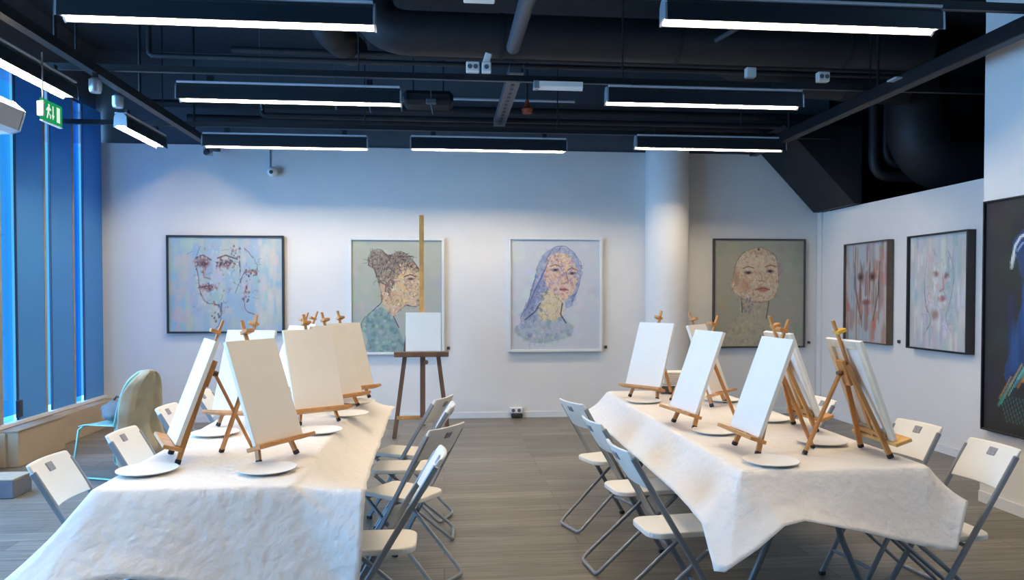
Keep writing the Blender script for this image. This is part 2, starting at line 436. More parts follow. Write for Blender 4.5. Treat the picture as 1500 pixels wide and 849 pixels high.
duct('short black duct elbow beside the wide duct above the middle left light', [(-1.02, 6.45, 4.32)] + bend((-1.02, 6.45, 4.32), (-1.02, 6.45, 3.80), (-.80, 7.3, 3.80), .26) + [(-.84, 7.1, 3.80)], .14)
duct('big black duct slanting across the top centre of the picture', [(-.2, 4.3, 4.05), (1.0, 4.75, 4.0)] + bend((1.0, 4.75, 4.0), (1.7, 5.0, 3.97), (2.6, 5.0, 3.97), .4) + [(4.6, 5.0, 3.97)], .26)
duct('black duct with a bend behind the middle right light', [(1.6, 7.2, 3.95), (2.6, 7.2, 3.95)] + bend((2.6, 7.2, 3.95), (3.1, 7.2, 3.75), (3.6, 7.2, 3.64), .3) + [(4.7, 7.2, 3.62)], .17)
duct('fat black duct elbow dropping in the dark gap above the right wall', [(5.04, 7.5, 4.3), (5.04, 7.5, 3.5)] + bend((5.04, 7.5, 3.5), (5.04, 7.5, 2.92), (6.0, 7.5, 2.88), .5, 12) + [(6.9, 7.5, 2.84)], .30)
duct('slim black pipe elbow left of the fat duct in the dark gap', [(4.82, 7.92, 4.3), (4.82, 7.92, 3.1)] + bend((4.82, 7.92, 3.1), (4.82, 7.92, 2.84), (5.4, 7.92, 2.84), .2) + [(6.5, 7.92, 2.82)], .055, bands=False)
duct('second slim black pipe elbow beside the fat duct in the dark gap', [(4.96, 7.92, 4.3), (4.96, 7.92, 3.2)] + bend((4.96, 7.92, 3.2), (4.96, 7.92, 2.98), (5.5, 7.92, 2.98), .18) + [(6.5, 7.92, 2.96)], .045, bands=False)
one('beam', MB().bar((5.0, 5.9, 3.9), (6.6, 6.0, 3.05), .3, .3), M['duct'], 'dark sloping beam in the gap above the right wall', 'beam')
def pipe(label, pts, r, m='duct'):
    return one('pipe', MB().tube(pts, r, 10), M[m], label, 'pipe', 'ceiling pipes', True)
pipe('thin black pipe with a drop at its left end above the middle left light', [(-2.56, 6.75, 4.3)] + bend((-2.56, 6.75, 4.3), (-2.56, 6.75, 3.60), (-2.2, 6.75, 3.60), .05) + [(4.5, 6.75, 3.60)], .022)
pipe('black pipe running just above the thin pipe', [(-1.9, 6.9, 3.72), (4.6, 6.9, 3.70)], .03)
pipe('black pipe with a raised end behind the middle left light', [(-1.95, 8.2, 3.55)] + bend((-1.95, 8.2, 3.55), (-1.95, 8.2, 3.44), (-1.5, 8.2, 3.44), .05) + [(4.2, 8.2, 3.44)], .03)
pipe('low black pipe along the top of the back wall', [(-2.9, 8.75, 3.52), (4.4, 8.75, 3.52)], .045, 'black')
pipe('black pipe under the dark upper wall', [(-3.2, 8.5, 3.62), (4.4, 8.5, 3.62)], .04, 'black')
pipe('pale thin pipe glimpsed behind the white emergency light', [(.0, 8.4, 3.72), (1.5, 8.4, 3.72)], .016, 'lip')
# centre line running away from the camera: round tube, then a perforated channel
one('support_tube', MB().tube([(.53, 3.3, 3.36), (.56, 5.95, 3.50)], .055, 16), M['beam'], 'grey round support tube running away from the camera at top centre', 'tube', smooth=True)
t = thing('perforated_channel', 'grey perforated steel channel running away behind the middle track', 'channel', (.60, 7.0, 3.33))
MB().prism([(-.06, 0), (.06, 0), (.06, .07), (.054, .07), (.054, .006), (-.054, .006), (-.054, .07), (-.06, .07)], -.95, 1.0, 'y').build('channel_body', M['beam'], t)
for k in range(14): MB().box((0, -.85 + k * .135, -.002), (.03, .06, .004)).build('slot', M['track'], t)
one('bracket', MB().tube([(2.25, 6.0, 3.62), (2.9, 5.6, 3.95)], .02, 8), M['beam'], 'thin grey diagonal brace right of the centre above the right lights', 'brace')
t = thing('valve', 'small rusty red valve beside the perforated channel', 'valve', (.86, 7.6, 3.37))
MB().lathe([(0, 0), (.05, .01), (.06, .05), (.03, .08), (.02, .14), (0, .14)], 16).build('valve_body', M['orange'], t, True)
MB().tube([(0, 0, .13), (0, 0, ZC - 3.37)], .010, 8).build('riser', M['track'], t, True)
# dark hanging hardware between rows
for k, (x, h) in enumerate(((-1.75, .30), (-1.05, .34), (-.72, .30), (-.42, .26), (-.12, .28))):
    m = MB().box((0, 0, .02), (.10, .06, .05), bev=.008).tube([(0, 0, .0), (.02, 0, -.10)], .01, 6).tube([(0, 0, .03), (0, 0, ZC - 3.40)], .006, 6)
    o = m.build('spotlight_head', M['beam'], None, loc=(x, 7.3, 3.38 + .02 * (k % 2)))
    tag(o, 'small dark hanging bracket behind the middle left light, ' + ('leftmost of five', 'second of five from the left', 'middle of five', 'fourth of five from the left', 'rightmost of five')[k], 'bracket', 'hanging brackets')
# air handling box over the centre left
one('cable_bundle', MB().box((-.15, 7.5, 3.46), (.5, .3, .14), bev=.04).tube([(-.3, 7.5, 3.5), (-.3, 7.5, ZC)], .008, 6).tube([(0, 7.5, 3.5), (0, 7.5, ZC)], .008, 6), M['black'], 'black lumpy service box right of the hanging brackets', 'box')

# white boxes on the middle track
def socket_box(label, x, y, z, w=.105, holes=2, tilt=0, group='white boxes on the middle track'):
    t = thing('track_box', label, 'electrical box', (x, y, z), 0, group)
    Rm = Matrix.Rotation(tilt, 3, 'Y')
    MB().box((0, 0, 0), (w, .06, .082), Rm, bev=.006).build('casing', M['whiteplastic'], t)
    for k in range(holes):
        xx = (k - (holes - 1) / 2) * .045
        m = MB(); m.lathe([(.0, -.0), (.017, .0), (.019, .003), (.0, .003)], 18)
        m.v = [(p[0] + xx, -.031 - p[2] * .5, p[1]) for p in m.v]
        m.build('socket', M['darkgrey'], t)
    return t
socket_box('white double socket box on the middle track, left one of the pair at centre', .235, 5.96, 3.335)
socket_box('white single socket box on the middle track, right one of the pair at centre', .345, 5.96, 3.335, .075, 1)
socket_box('small white box tilted on top of the socket pair', .352, 5.97, 3.41, .055, 0, .3)
socket_box('plain white square box above the middle right light', 2.55, 5.98, 3.36, .085, 0)
socket_box('white double socket box right of the middle right light', 3.17, 5.96, 3.335, .10, 2)
t = thing('emergency_light', 'white emergency light bar hanging from the middle track at centre', 'emergency light', (.93, 5.98, 3.21))
MB().prism([(-.03, .03), (.03, .03), (.03, -.01), (.012, -.034), (-.012, -.034), (-.03, -.01)], -.20, .20).build('diffuser', M['whiteplastic'], t)
MB().box((-.18, 0, 0), (.045, .064, .068), bev=.004).build('end_box', M['cap'], t)
MB().box((0, 0, .036), (.3, .03, .012)).build('mount', M['track'], t)
t = thing('junction_box', 'white box just entering the picture at the top centre edge', 'electrical box', (.23, 4.75, 3.43))
MB().box((0, 0, 0), (.20, .10, .08), bev=.006).build('casing', M['whiteplastic'], t)
MB().tube([(0, 0, .04), (0, 0, ZC - 3.43)], .008, 8).build('rod', M['track'], t, True)
# devices by the left track
for x, y, z, lb in ((-2.55, 5.72, 3.05, 'white speaker-like device clipped on the window track nearer the camera'), (-2.72, 6.5, 3.13, 'white device clipped above the short light by the window')):
    t = thing('track_device', lb, 'device', (x, y, z))
    MB().lathe([(0, 0), (.038, .0), (.045, .02), (.045, .09), (.03, .105), (0, .105)], 20, (0, 0, -.05)).build('body', M['cap'], t, True)
    MB().box((0, 0, .07), (.03, .03, .05)).build('clip', M['track'], t)
t = thing('track_device', 'small grey device hanging at the far end of the window track', 'device', (-2.68, 8.75, 3.15))
MB().box((0, 0, 0), (.09, .08, .10), bev=.012).build('body', M['cap'], t)
MB().tube([(0, -.04, -.01), (0, -.075, -.03)], .03, 14).build('lens', M['track'], t, True)
MB().tube([(0, 0, .04), (-.06, 0, .10)], .012, 8).build('arm', M['track'], t)
# camera on the back wall with its cable
t = thing('security_camera', 'white dome camera hanging on its cable on the back wall', 'camera', (-2.0, 8.965, 2.95))
MB().lathe([(0, -.06), (.03, -.055), (.055, -.03), (.062, 0), (.055, .03), (.03, .055), (0, .06)], 20, (0, -.06, 0)).build('body', M['whiteplastic'], t, True)
MB().tube([(0, -.115, -.01), (0, -.128, -.013)], .022, 16).build('lens', M['track'], t, True)
MB().box((0, .02, 0), (.05, .028, .05)).build('mount', M['whiteplastic'], t)
MB().tube([(-.04, .02, .03), (-.042, .022, .32)], .006, 6).build('cable', M['cable'], t)
# exit sign hanging beside the window
t = thing('exit_sign', 'green and white running man exit sign hanging by the window', 'exit sign', (-2.80, 5.62, 2.82))
MB().box((-.012, 0, 0), (.022, .36, .16), bev=.003).build('panel', M['green'], t)
MB().box((-.012, -.185, .0), (.045, .03, .11), bev=.004).build('bracket', M['whiteplastic'], t)
MB().tube([(-.012, -.15, .07), (-.012, -.15, .42)], .006, 6).build('cable', M['cable'], t)
MB().box((-.012, 0, -.084), (.024, .36, .008)).build('lower_edge', M['whiteplastic'], t)
def flat(polys, x):
    m = MB()
    for p in polys: m.prism([(a, b) for a, b in p], x, x + .002, 'x')
    return m
def disc(cy, cz, r, n=14): return [(cy + r * math.cos(2 * PI * k / n), cz + r * math.sin(2 * PI * k / n)) for k in range(n)]
man = [disc(-.075, .042, .013), [(-.10, .028), (-.062, .030), (-.058, .012), (-.075, -.012), (-.098, -.004)], [(-.10, .028), (-.125, .004), (-.116, -.002), (-.092, .02)],
       [(-.062, .030), (-.036, .016), (-.040, .007), (-.064, .018)], [(-.098, -.004), (-.078, -.012), (-.100, -.056), (-.116, -.056)], [(-.088, -.006), (-.074, -.012), (-.044, -.026), (-.040, -.052), (-.052, -.052), (-.056, -.032)]]
flat(man, .0).build('running_figure', M['signwhite'], t)
flat([[(-.008, -.02), (.008, -.02), (.008, .05), (-.008, .05)], [(-.024, -.018), (.024, -.018), (0, -.054)]], .0).build('arrow', M['signwhite'], t)
flat([[(.07, -.058), (.128, -.058), (.128, .056), (.07, .056)]], .0).build('door_symbol', M['signwhite'], t)
t.scale = (1, .74, .95)
# air curtain casing
t = thing('air_curtain', 'pale grey casing hung high in front of the blue window', 'air curtain', (-3.15, 4.6, 2.72))
MB().prism([(-.5, .12), (.20, .12), (.28, .05), (.24, -.08), (.18, -.10), (-.5, -.10)], -.8, .78, 'y').build('casing', M['aircurtain'], t)
MB().prism([(-.5, .125), (.205, .125), (.286, .05), (.245, -.085), (.18, -.106), (-.5, -.106)], .78, .80, 'y').build('end_plate', M['cap'], t)
for s in (-.5, .5): MB().tube([(-.1, s, .12), (-.1, s, 1.62)], .01, 6).build('rod', M['track'], t)

# power socket on the back wall by the floor
t = thing('wall_socket', 'white double socket low on the back wall above the baseboard', 'socket', (.88, 8.985, .075))
MB().box((0, -.02, .02), (.16, .05, .07), bev=.006).build('casing', M['whiteplastic'], t)
for s in (-.035, .035):
    m = MB(); m.lathe([(0, 0), (.02, 0), (.022, .003), (0, .003)], 18); m.v = [(p[0] + s, -.046 - p[2] * .3, p[1] + .02) for p in m.v]
    m.build('socket_hole', M['darkgrey'], t)
MB().box((.01, -.02, -.045), (.14, .06, .05), bev=.008).build('plug_block', M['rubber'], t)

# ------------------------------------------------------------------ folding chairs
def make_chair():
    t = thing('folding_chair', '', 'chair', (0, 0, 0), 0, 'white folding chairs')
    W = .143
    def mx(z): return -.26 + .50 * (.83 - z) / .83          # line of the main side tubes
    # curved backrest slab
    m = MB(); nu, nv = 12, 6; front = []; back = []
    for j in range(nv + 1):
        z = .655 + .175 * j / nv
        for i in range(nu + 1):
            y = -W - .008 + (2 * W + .016) * i / nu
            u = (2 * i / nu - 1)
            bow = -.022 * (1 - u * u)
            rnd = -.004 * (abs(2 * j / nv - 1) ** 4)
            front.append((mx(z) + .012 + bow + rnd, y, z)); back.append((mx(z) - .012 + bow - rnd, y, z))
    n = (nu + 1)
    vs = front + back; o = len(front); fs = []
    for j in range(nv):
        for i in range(nu):
            a = j * n + i
            fs.append((a, a + 1, a + n + 1, a + n)); fs.append((o + a, o + a + n, o + a + n + 1, o + a + 1))
    for i in range(nu):
        fs.append((i, o + i, o + i + 1, i + 1)); a = nv * n + i; fs.append((a, a + 1, o + a + 1, o + a))
    for j in range(nv):
        a = j * n; fs.append((a, a + n, o + a + n, o + a)); a = j * n + nu; fs.append((a, o + a, o + a + n, a + n))
    b = m.add(vs, fs).build('backrest', M['chairplastic'], t, True)
    md = b.modifiers.new('bevel', 'BEVEL'); md.width = .006; md.segments = 2; md.limit_method = 'ANGLE'
    tilt = Matrix.Rotation(-math.atan(.50 / .83), 3, 'Y')
    MB().box((mx(.788) - .022, .0, .788), (.030, .048, .040), tilt, bev=.003).build('slot_plate', M['slot'], b)
    # seat
    m = MB(); poly = []
    def rc(cx, cy, r, a0, a1, n=6): return [(cx + r * math.cos(R(a0 + (a1 - a0) * k / n)), cy + r * math.sin(R(a0 + (a1 - a0) * k / n))) for k in range(n + 1)]
    x0, x1, ws = -.155, .215, .136
    poly = rc(x1 - .03, ws - .03, .03, 0, 90) + rc(x0 + .07, ws - .07, .07, 90, 180) + rc(x0 + .07, -ws + .07, .07, 180, 270) + rc(x1 - .03, -ws + .03, .03, 270, 360)
    m.prism(poly, .425, .452, 'z')
    s = m.build('seat', M['chairplastic'], t)
    md = s.modifiers.new('bevel', 'BEVEL'); md.width = .007; md.segments = 3; md.limit_method = 'ANGLE'
    for sg in (-1, 1):
        y = sg * (W + .004)
        sp = MB().bar((mx(.80), y, .80), (mx(.012), y, .012), .016, .026, (1, 0, 0), .004).build('side_tube', M['greymetal'], t)
        MB().box((mx(.02), y, .012), (.036, .022, .022), bev=.004).build('foot_cap', M['rubber'], sp)
        yr = sg * (W - .022)
        MB().tube([(.20, yr, .418), (.02, yr, .265), (-.24, yr, .045)] + bend((-.24, yr, .045), (-.272, yr, .015), (-.272, yr * .5, .015), .035, 5)[1:], .0105, 10).build('rear_leg', M['greymetal'], t, True)
    MB().tube([(-.272, -(W - .050), .015), (-.272, W - .050, .015)], .0105, 10).build('floor_bar', M['greymetal'], t, True)
    MB().tube([(mx(.13), -W, .13), (mx(.13), W, .13)], .009, 8).build('front_stretcher', M['greymetal'], t, True)
    MB().tube([(.19, -W + .02, .415), (.19, W - .02, .415)], .009, 8).build('seat_rod', M['greymetal'], t, True)
    MB().tube([(mx(.41), -W, .41), (mx(.41), W, .41)], .009, 8).build('pivot_rod', M['greymetal'], t, True)
    return t
ch = [
    (-1.405, 3.26, 0, 'white folding chair nearest the camera on the window side of the left table'),
    (-1.365, 3.865, -3, 'white folding chair second from the camera on the window side of the left table'),
    (-1.45, 4.71, -2, 'white folding chair third from the camera on the window side of the left table'),
    (-1.45, 5.40, 0, 'white folding chair farthest from the camera on the window side of the left table'),
    (-.275, 3.23, 180, 'white folding chair half behind the hanging paper of the left table, aisle side'),
    (-.19, 4.02, 143, 'white folding chair turned askew on the aisle side of the left table'),
    (-.215, 4.63, 177, 'white folding chair third from the camera on the aisle side of the left table'),
    (-.235, 5.06, 156, 'white folding chair beside the tall floor easel, aisle side of the left table'),
    (1.05, 3.33, 6, 'white folding chair nearest the camera on the aisle side of the right table'),
    (1.065, 4.02, 8, 'white folding chair second from the camera on the aisle side of the right table'),
    (1.06, 4.76, 20, 'white folding chair farthest from the camera on the aisle side of the right table'),
    (2.275, 3.165, 182, 'white folding chair before the big black painting at the right edge'),
    (2.285, 3.68, 190, 'white folding chair second from the camera on the wall side of the right table'),
    (2.25, 4.66, 182, 'white folding chair glimpsed behind the easel legs at the right wall'),
]
chair0 = make_chair()
for i, (x, y, a, lb) in enumerate(ch):
    if i == 0: chair0.location = (x, y, 0); chair0.rotation_euler = (0, 0, R(a)); chair0['label'] = lb
    else: dup(chair0, (x, y, 0), R(a), lb)

# ------------------------------------------------------------------ tables
TT = .742
def make_table(label, x0, x1, y0, y1):
    cx, cy = (x0 + x1) / 2, (y0 + y1) / 2
    t = thing('folding_table', label, 'table', (cx, cy, 0), 0, 'folding tables')
    w, l = x1 - x0, y1 - y0
    MB().box((0, 0, TT - .022), (w, l, .04), bev=.012).build('tabletop', M['tabletop'], t)
    for sg in (-1, 1):
        yy = sg * (l / 2 - .28)
        MB().tube([(-.32, yy, .012), (.32, yy, .012)], .014, 10).build('foot_bar', M['tablemetal'], t, True)
        for sx in (-1, 1):
            pts = [(sx * .33, yy, .015)] + bend((sx * .33, yy, .015), (sx * .165, yy, .38), (sx * .155, yy, TT - .04), .06) + [(sx * .155, yy, TT - .045)]
            MB().tube(pts, .0155, 12).build('leg', M['tablemetal'], t, True)
        MB().tube([(-.16, yy, .60), (0, yy - sg * .10, TT - .05)], .009, 8).build('brace', M['tablemetal'], t, True)
        MB().tube([(.16, yy, .60), (0, yy - sg * .10, TT - .05)], .009, 8).build('brace', M['tablemetal'], t, True)
        MB().tube([(0, yy - sg * .10, TT - .05), (0, yy - sg * .55, TT - .045)], .009, 8).build('brace', M['tablemetal'], t, True)
    return t
LX0, LX1, LY0, LY1 = -1.385, -.60, 3.02, 5.70
RX0, RX1, RY0, RY1 = 1.285, 2.165, 3.09, 5.74
make_table('long folding table under the left paper cloth', LX0, LX1, LY0, LY1)
make_table('long folding table with grey bent legs under the right paper cloth', RX0, RX1, RY0, RY1)

CT = TT + .004      # cloth top
def make_cloth(label, x0, x1, y0, y1, pairs, seed):
    """pairs: ordered list around the table of ((tx,ty),(bx,by,bz)): edge point and the matching hem point"""
    ex = .006
    P = []
    n = len(pairs)
    for i in range(n):
        (ta, ba), (tb, bb) = pairs[i], pairs[(i + 1) % n]
        d = max((Vector((*ta, 0)) - Vector((*tb, 0))).length, (Vector(ba) - Vector(bb)).length)
        k = max(1, int(d / .035))
        for s in range(k):
            f = s / k
            P.append((Vector((*ta, 0)).lerp(Vector((*tb, 0)), f), Vector(ba).lerp(Vector(bb), f)))
    N = len(P); cx = (x0 + x1) / 2; rings = []
    ymid0, ymid1 = y0 + (x1 - x0) / 2, y1 - (x1 - x0) / 2
    for f in (0.02, .2, .4, .6, .8, .93, .985):
        ring = []
        for T, B in P:
            c = Vector((cx, min(max(T.y, ymid0), ymid1), 0)); q = c.lerp(T, f)
            z = CT + .0015 * (1 + noise.noise(Vector((q.x * 5, q.y * 5, seed))))
            ring.append((q.x, q.y, z))
        rings.append(ring)
    nv = 12
    hs = []
    for T, B in P:
        hs.append(B)
    for j in range(nv + 1):
        f = j / nv; ring = []
        for i, (T, B) in enumerate(P):
            out = Vector((B.x - T.x, B.y - T.y, 0))
            on = out.normalized() if out.length > 1e-5 else Vector((0, 0, 0))
            st = Vector((T.x, T.y, 0)) + on * ex; st.z = CT - .006
            # ease: falls more steeply first then flares a little
            p = st.lerp(B, f)
            p.z -= .02 * math.sin(PI * f) * (1 if B.z < .66 else .3)
            a = .009 * min(1, f * 2.0)
            s1 = noise.noise(Vector((p.x * 4, p.y * 4, p.z * 4 + seed)))
            s2 = noise.noise(Vector((p.x * 13, p.y * 13, p.z * 13 + seed + 9)))
            k = a * (s1 + .45 * s2)
            ring.append((p.x + on.x * k, p.y + on.y * k, p.z + .25 * k))
        rings.append(ring)
    vs = [q for r in rings for q in r]; fs = []
    for j in range(len(rings) - 1):
        for i in range(N):
            fs.append((j * N + i, j * N + (i + 1) % N, (j + 1) * N + (i + 1) % N, (j + 1) * N + i))
    fs.append(tuple(range(N)))
    o = MB().add(vs, fs).build('tablecloth', M['paper'], None)
    o.data.polygons.foreach_set('use_smooth', [True] * len(o.data.polygons))
    md = o.modifiers.new('thickness', 'SOLIDIFY'); md.thickness = .0016; md.offset = 1
    return tag(o, label, 'tablecloth', 'white paper tablecloths')
# left cloth, counter-clockwise from the near right corner
a, b, c, d = LX0, LX1, LY0, LY1
r_ = .03
left_pairs = [
    ((b, c + r_), (-.315, 2.96, .742)), ((b, c + .3), (-.345, 3.28, .655)), ((b, c + .9), (-.375, 3.9, .62)), ((b, c + 1.8), (-.385, 4.8, .62)), ((b, d - .12), (-.39, 5.62, .64)), ((b, d - r_), (-.372, 5.80, .64)),
    ((b - r_, d), (-.52, 5.93, .55)), ((a + .3, d), (-1.05, 5.86, .52)), ((a + r_, d), (-1.45, 5.88, .50)),
    ((a, d - r_), (-1.46, 5.75, .55)), ((a, d - .8), (-1.44, 4.9, .57)), ((a, c + .8), (-1.44, 3.9, .57)), ((a, c + .12), (-1.45, 3.10, .57)), ((a, c + r_), (-1.56, 2.95, .52)),
    ((a + .004, c + .01), (-1.60, 2.80, .475)), ((a + r_, c), (-1.44, 2.75, .455)), ((a + .2, c), (-1.20, 2.80, .48)), ((a + .36, c), (-1.02, 2.82, .45)), ((a + .55, c), (-.80, 2.84, .40)), ((b - .10, c), (-.52, 2.82, .37)), ((b - r_, c), (-.33, 2.80, .34)),
    ((b - .006, c + .006), (-.315, 2.86, .56)),
]
make_cloth('crinkled white paper cloth over the left table, hanging low towards the camera', a, b, c, d, left_pairs, 1.3)
a, b, c, d = RX0, RX1, RY0, RY1
right_pairs = [
    ((b, c + r_), (2.285, 3.01, .612)), ((b, c + .35), (2.33, 3.5, .60)), ((b, c + 1.3), (2.33, 4.4, .58)), ((b, d - .2), (2.33, 5.6, .58)), ((b, d - r_), (2.33, 5.82, .56)),
    ((b - r_, d), (2.2, 5.94, .56)), ((a + .3, d), (1.6, 5.92, .56)), ((a + r_, d), (1.25, 5.95, .56)),
    ((a, d - r_), (1.125, 5.86, .565)), ((a, d - .5), (1.135, 5.2, .55)), ((a, d - .85), (1.148, 4.9, .545)), ((a, c + 1.2), (1.135, 4.2, .55)), ((a, c + .5), (1.125, 3.5, .55)), ((a, c + r_), (1.096, 3.05, .541)),
    ((a + .004, c + .006), (1.085, 2.87, .40)), ((a + .012, c + .002), (1.12, 2.84, .405)), ((a + .02, c), (1.264, 2.86, .484)), ((a + .04, c), (1.398, 2.90, .564)), ((a + .22, c), (1.50, 2.93, .572)), ((a + .45, c), (1.74, 2.93, .522)), ((b - .12, c), (1.98, 2.93, .46)), ((b - r_, c), (2.12, 2.92, .432)),
    ((b - .006, c + .006), (2.165, 2.915, .425)),
]
make_cloth('crinkled white paper cloth over the right table, lifted to show the table legs', a, b, c, d, right_pairs, 4.7)

# ------------------------------------------------------------------ table easels and canvases
KL = .375
ZE = CT + .0055
def make_easel():
    t = thing('table_easel', '', 'easel', (0, 0, ZE), 0, 'beech table easels')
    for sg in (-1, 1):
        a = Vector((0, sg * .125, .0)); b = Vector((-KL * .43, sg * .020, .43))
        o = MB().bar(a + (b - a) * .03, b, .016, .024, (1, 0, 0)).build('front_leg', M['wood'], t)
        MB().bar(a, a + (b - a) * .045, .018, .026, (1, 0, 0)).build('foot_tip', M['rubber'], o)
    a = Vector((-.36, 0, 0)); b = Vector((-KL * .40 - .028, 0, .40))
    o = MB().bar(a + (b - a) * .03, b, .022, .014, (1, 0, 0)).build('back_leg', M['wood'], t)
    MB().bar(a, a + (b - a) * .045, .024, .016, (1, 0, 0)).build('foot_tip', M['rubber'], o)
    nrm = Vector((1, 0, KL)).normalized()
    def on(h, off): return Vector((-KL * h, 0, h)) + nrm * off
    MB().bar(on(.335, -.016), on(.455, -.016), .062, .016, nrm).build('head_block', M['wood'], t)
    MB().bar(on(.075, .016), on(.635, .016), .020, .012, nrm).build('mast', M['wood'], t)
    MB().bar(on(.10, .012) + Vector((0, -.115, 0)), on(.10, .012) + Vector((0, .115, 0)), .022, .010, nrm).build('crossbar', M['wood'], t)
    c = on(.066, .052)
    MB().box(c, (.084, .37, .018), Matrix.Rotation(-math.atan(KL) * .9, 3, 'Y'), bev=.003).build('tray', M['wood'], t)
    c = on(.578, .032)
    MB().box(c, (.046, .052, .018), Matrix.Rotation(-math.atan(KL), 3, 'Y'), bev=.003).build('clamp', M['wood'], t)
    p = on(.40, -.028)
    MB().tube([p, p - nrm * .022], .014, 14).build('knob', M['walnut'], t, True)
    return t
CW, CH = .31, .49
def make_canvas():
    t = thing('canvas', '', 'canvas', (0, 0, ZE), 0, 'blank canvases')
    nrm = Vector((1, 0, KL)).normalized(); up = Vector((-KL, 0, 1)).normalized()
    base = Vector((-KL * .078, 0, .078)) + nrm * .024
    Rm = Matrix((nrm, Vector((0, 1, 0)), up)).transposed()
    m = MB()
    def lb(c, d, bev=0): m.box(base + Rm @ Vector(c), d, Rm, bev)
    lb((.016, 0, CH / 2), (.005, CW, CH), .0015)
    for sg in (-1, 1):
        lb((.008, sg * (CW / 2 - .001), CH / 2), (.018, .003, CH)); lb((.008, 0, CH / 2 + sg * (CH / 2 - .001)), (.018, CW, .003))
    m.build('canvas_sheet', M['canvas'], t)
    m = MB()
    for sg in (-1, 1):
        lb((.006, sg * (CW / 2 - .022), CH / 2), (.014, .038, CH - .01), .002)
        lb((.006, 0, CH / 2 + sg * (CH / 2 - .022)), (.014, CW - .085, .038), .002)
    m.build('stretcher_frame', M['pine'], t)
    return t
E_ = [  # x, y, facing, where
    (-1.254, 3.548, 206, 'nearest on the left table, facing the window'),
    (-.766, 3.50, -30, 'nearest on the left table, facing the aisle'),
    (-1.187, 4.37, 255, 'second nearest on the left table, facing the window'),
    (-.735, 4.45, -56, 'second nearest on the left table, facing the aisle'),
    (-1.10, 4.98, 216, 'third from the camera on the left table, facing the window'),
    (-.665, 5.02, -40, 'third from the camera on the left table, facing the aisle'),
    (-1.12, 5.40, 206, 'farthest on the left table, facing the window'),
    (-.64, 5.43, -48, 'farthest on the left table, facing the aisle'),
    (1.475, 3.49, 183, 'nearest on the right table, facing the aisle'),
    (2.081, 3.378, 0, 'nearest on the right table, seen from behind'),
    (1.39, 4.175, 190, 'second nearest on the right table, facing the aisle'),
    (2.06, 4.037, 3, 'second nearest on the right table, seen from behind'),
    (1.457, 5.29, 218, 'farthest on the right table, facing the aisle'),
    (1.90, 4.95, -42, 'farthest on the right table, facing the right wall'),
]
easel0 = make_easel(); canvas0 = make_canvas()
for i, (x, y, ang, wh) in enumerate(E_):
    le = 'beech tabletop easel ' + wh; lc = 'blank canvas on the easel ' + wh
    if i == 0:
        for o, l in ((easel0, le), (canvas0, lc)):
            o.location = (x, y, ZE); o.rotation_euler = (0, 0, R(ang)); o['label'] = l
        e = easel0
    else:
        e = dup(easel0, (x, y, ZE), R(ang), le); dup(canvas0, (x, y, ZE), R(ang), lc)
    if i == 9:
        for chd in e.children:
            if chd.name.startswith('clamp') or chd.name.startswith('tray'):
                chd.data = chd.data.copy(); chd.data.materials[0] = M['yellow'] if chd.name.startswith('clamp') else M['woodlight']

# ------------------------------------------------------------------ plates
def make_plate():
    r = .124
    prof = [(0, .004), (r * .66, .004), (r * .74, .007), (r * .98, .015), (r, .0155), (r, .013), (r * .76, .003), (r * .68, 0), (0, 0)]
    return tag(MB().lathe(prof, 48).build('paper_plate', M['plate'], None, True), '', 'plate', 'white paper plates')
PL = [(-1.276, 3.30, 'at the near left corner of the left table by the window'), (-.766, 3.275, 'before the nearest aisle-facing canvas of the left table'),
      (-1.247, 4.15, 'behind the crossing easel legs of the left table'), (-.69, 4.17, 'second from the camera on the aisle side of the left table'),
      (-.60, 4.74, 'third from the camera on the aisle side of the left table'), (-.61, 5.27, 'farthest from the camera on the aisle side of the left table'),
      (1.411, 5.12, 'before the farthest canvas on the aisle side of the right table'), (1.496, 3.955, 'second from the camera on the aisle side of the right table'),
      (1.479, 3.215, 'before the nearest aisle-facing canvas of the right table'), (1.935, 3.62, 'beside the crossing easel legs of the right table'),
      (1.965, 4.31, 'second from the far end at the right wall side'), (1.99, 5.13, 'farthest from the camera on the wall side of the right table')]
plate0 = make_plate()
for i, (x, y, wh) in enumerate(PL):
    lb = 'round white paper plate ' + wh
    if i == 0: plate0.location = (x, y, ZE); plate0['label'] = lb
    else: dup(plate0, (x, y, ZE), 0, lb)
# far end of the right table: dark tray with a white stack on it
t = thing('storage_tray', 'low dark grey tray at the far end of the right table', 'tray', (1.79, 5.62, ZE))
MB().box((0, 0, .03), (.26, .2, .06), bev=.008).build('tray_body', M['darkgrey'], t)
MB().box((0, 0, .064), (.275, .215, .012), bev=.004).build('tray_rim', M['lip'], t)
t = thing('paper_stack', 'white stack of folded paper lying on the dark grey tray', 'paper stack', (1.79, 5.62, ZE + .0705))
for k in range(6):
    MB().box((random.uniform(-.006, .006), random.uniform(-.006, .006), .008 + k * .0155), (.20, .15, .0145), bev=.003).build('sheet_bundle', M['plate'], t)

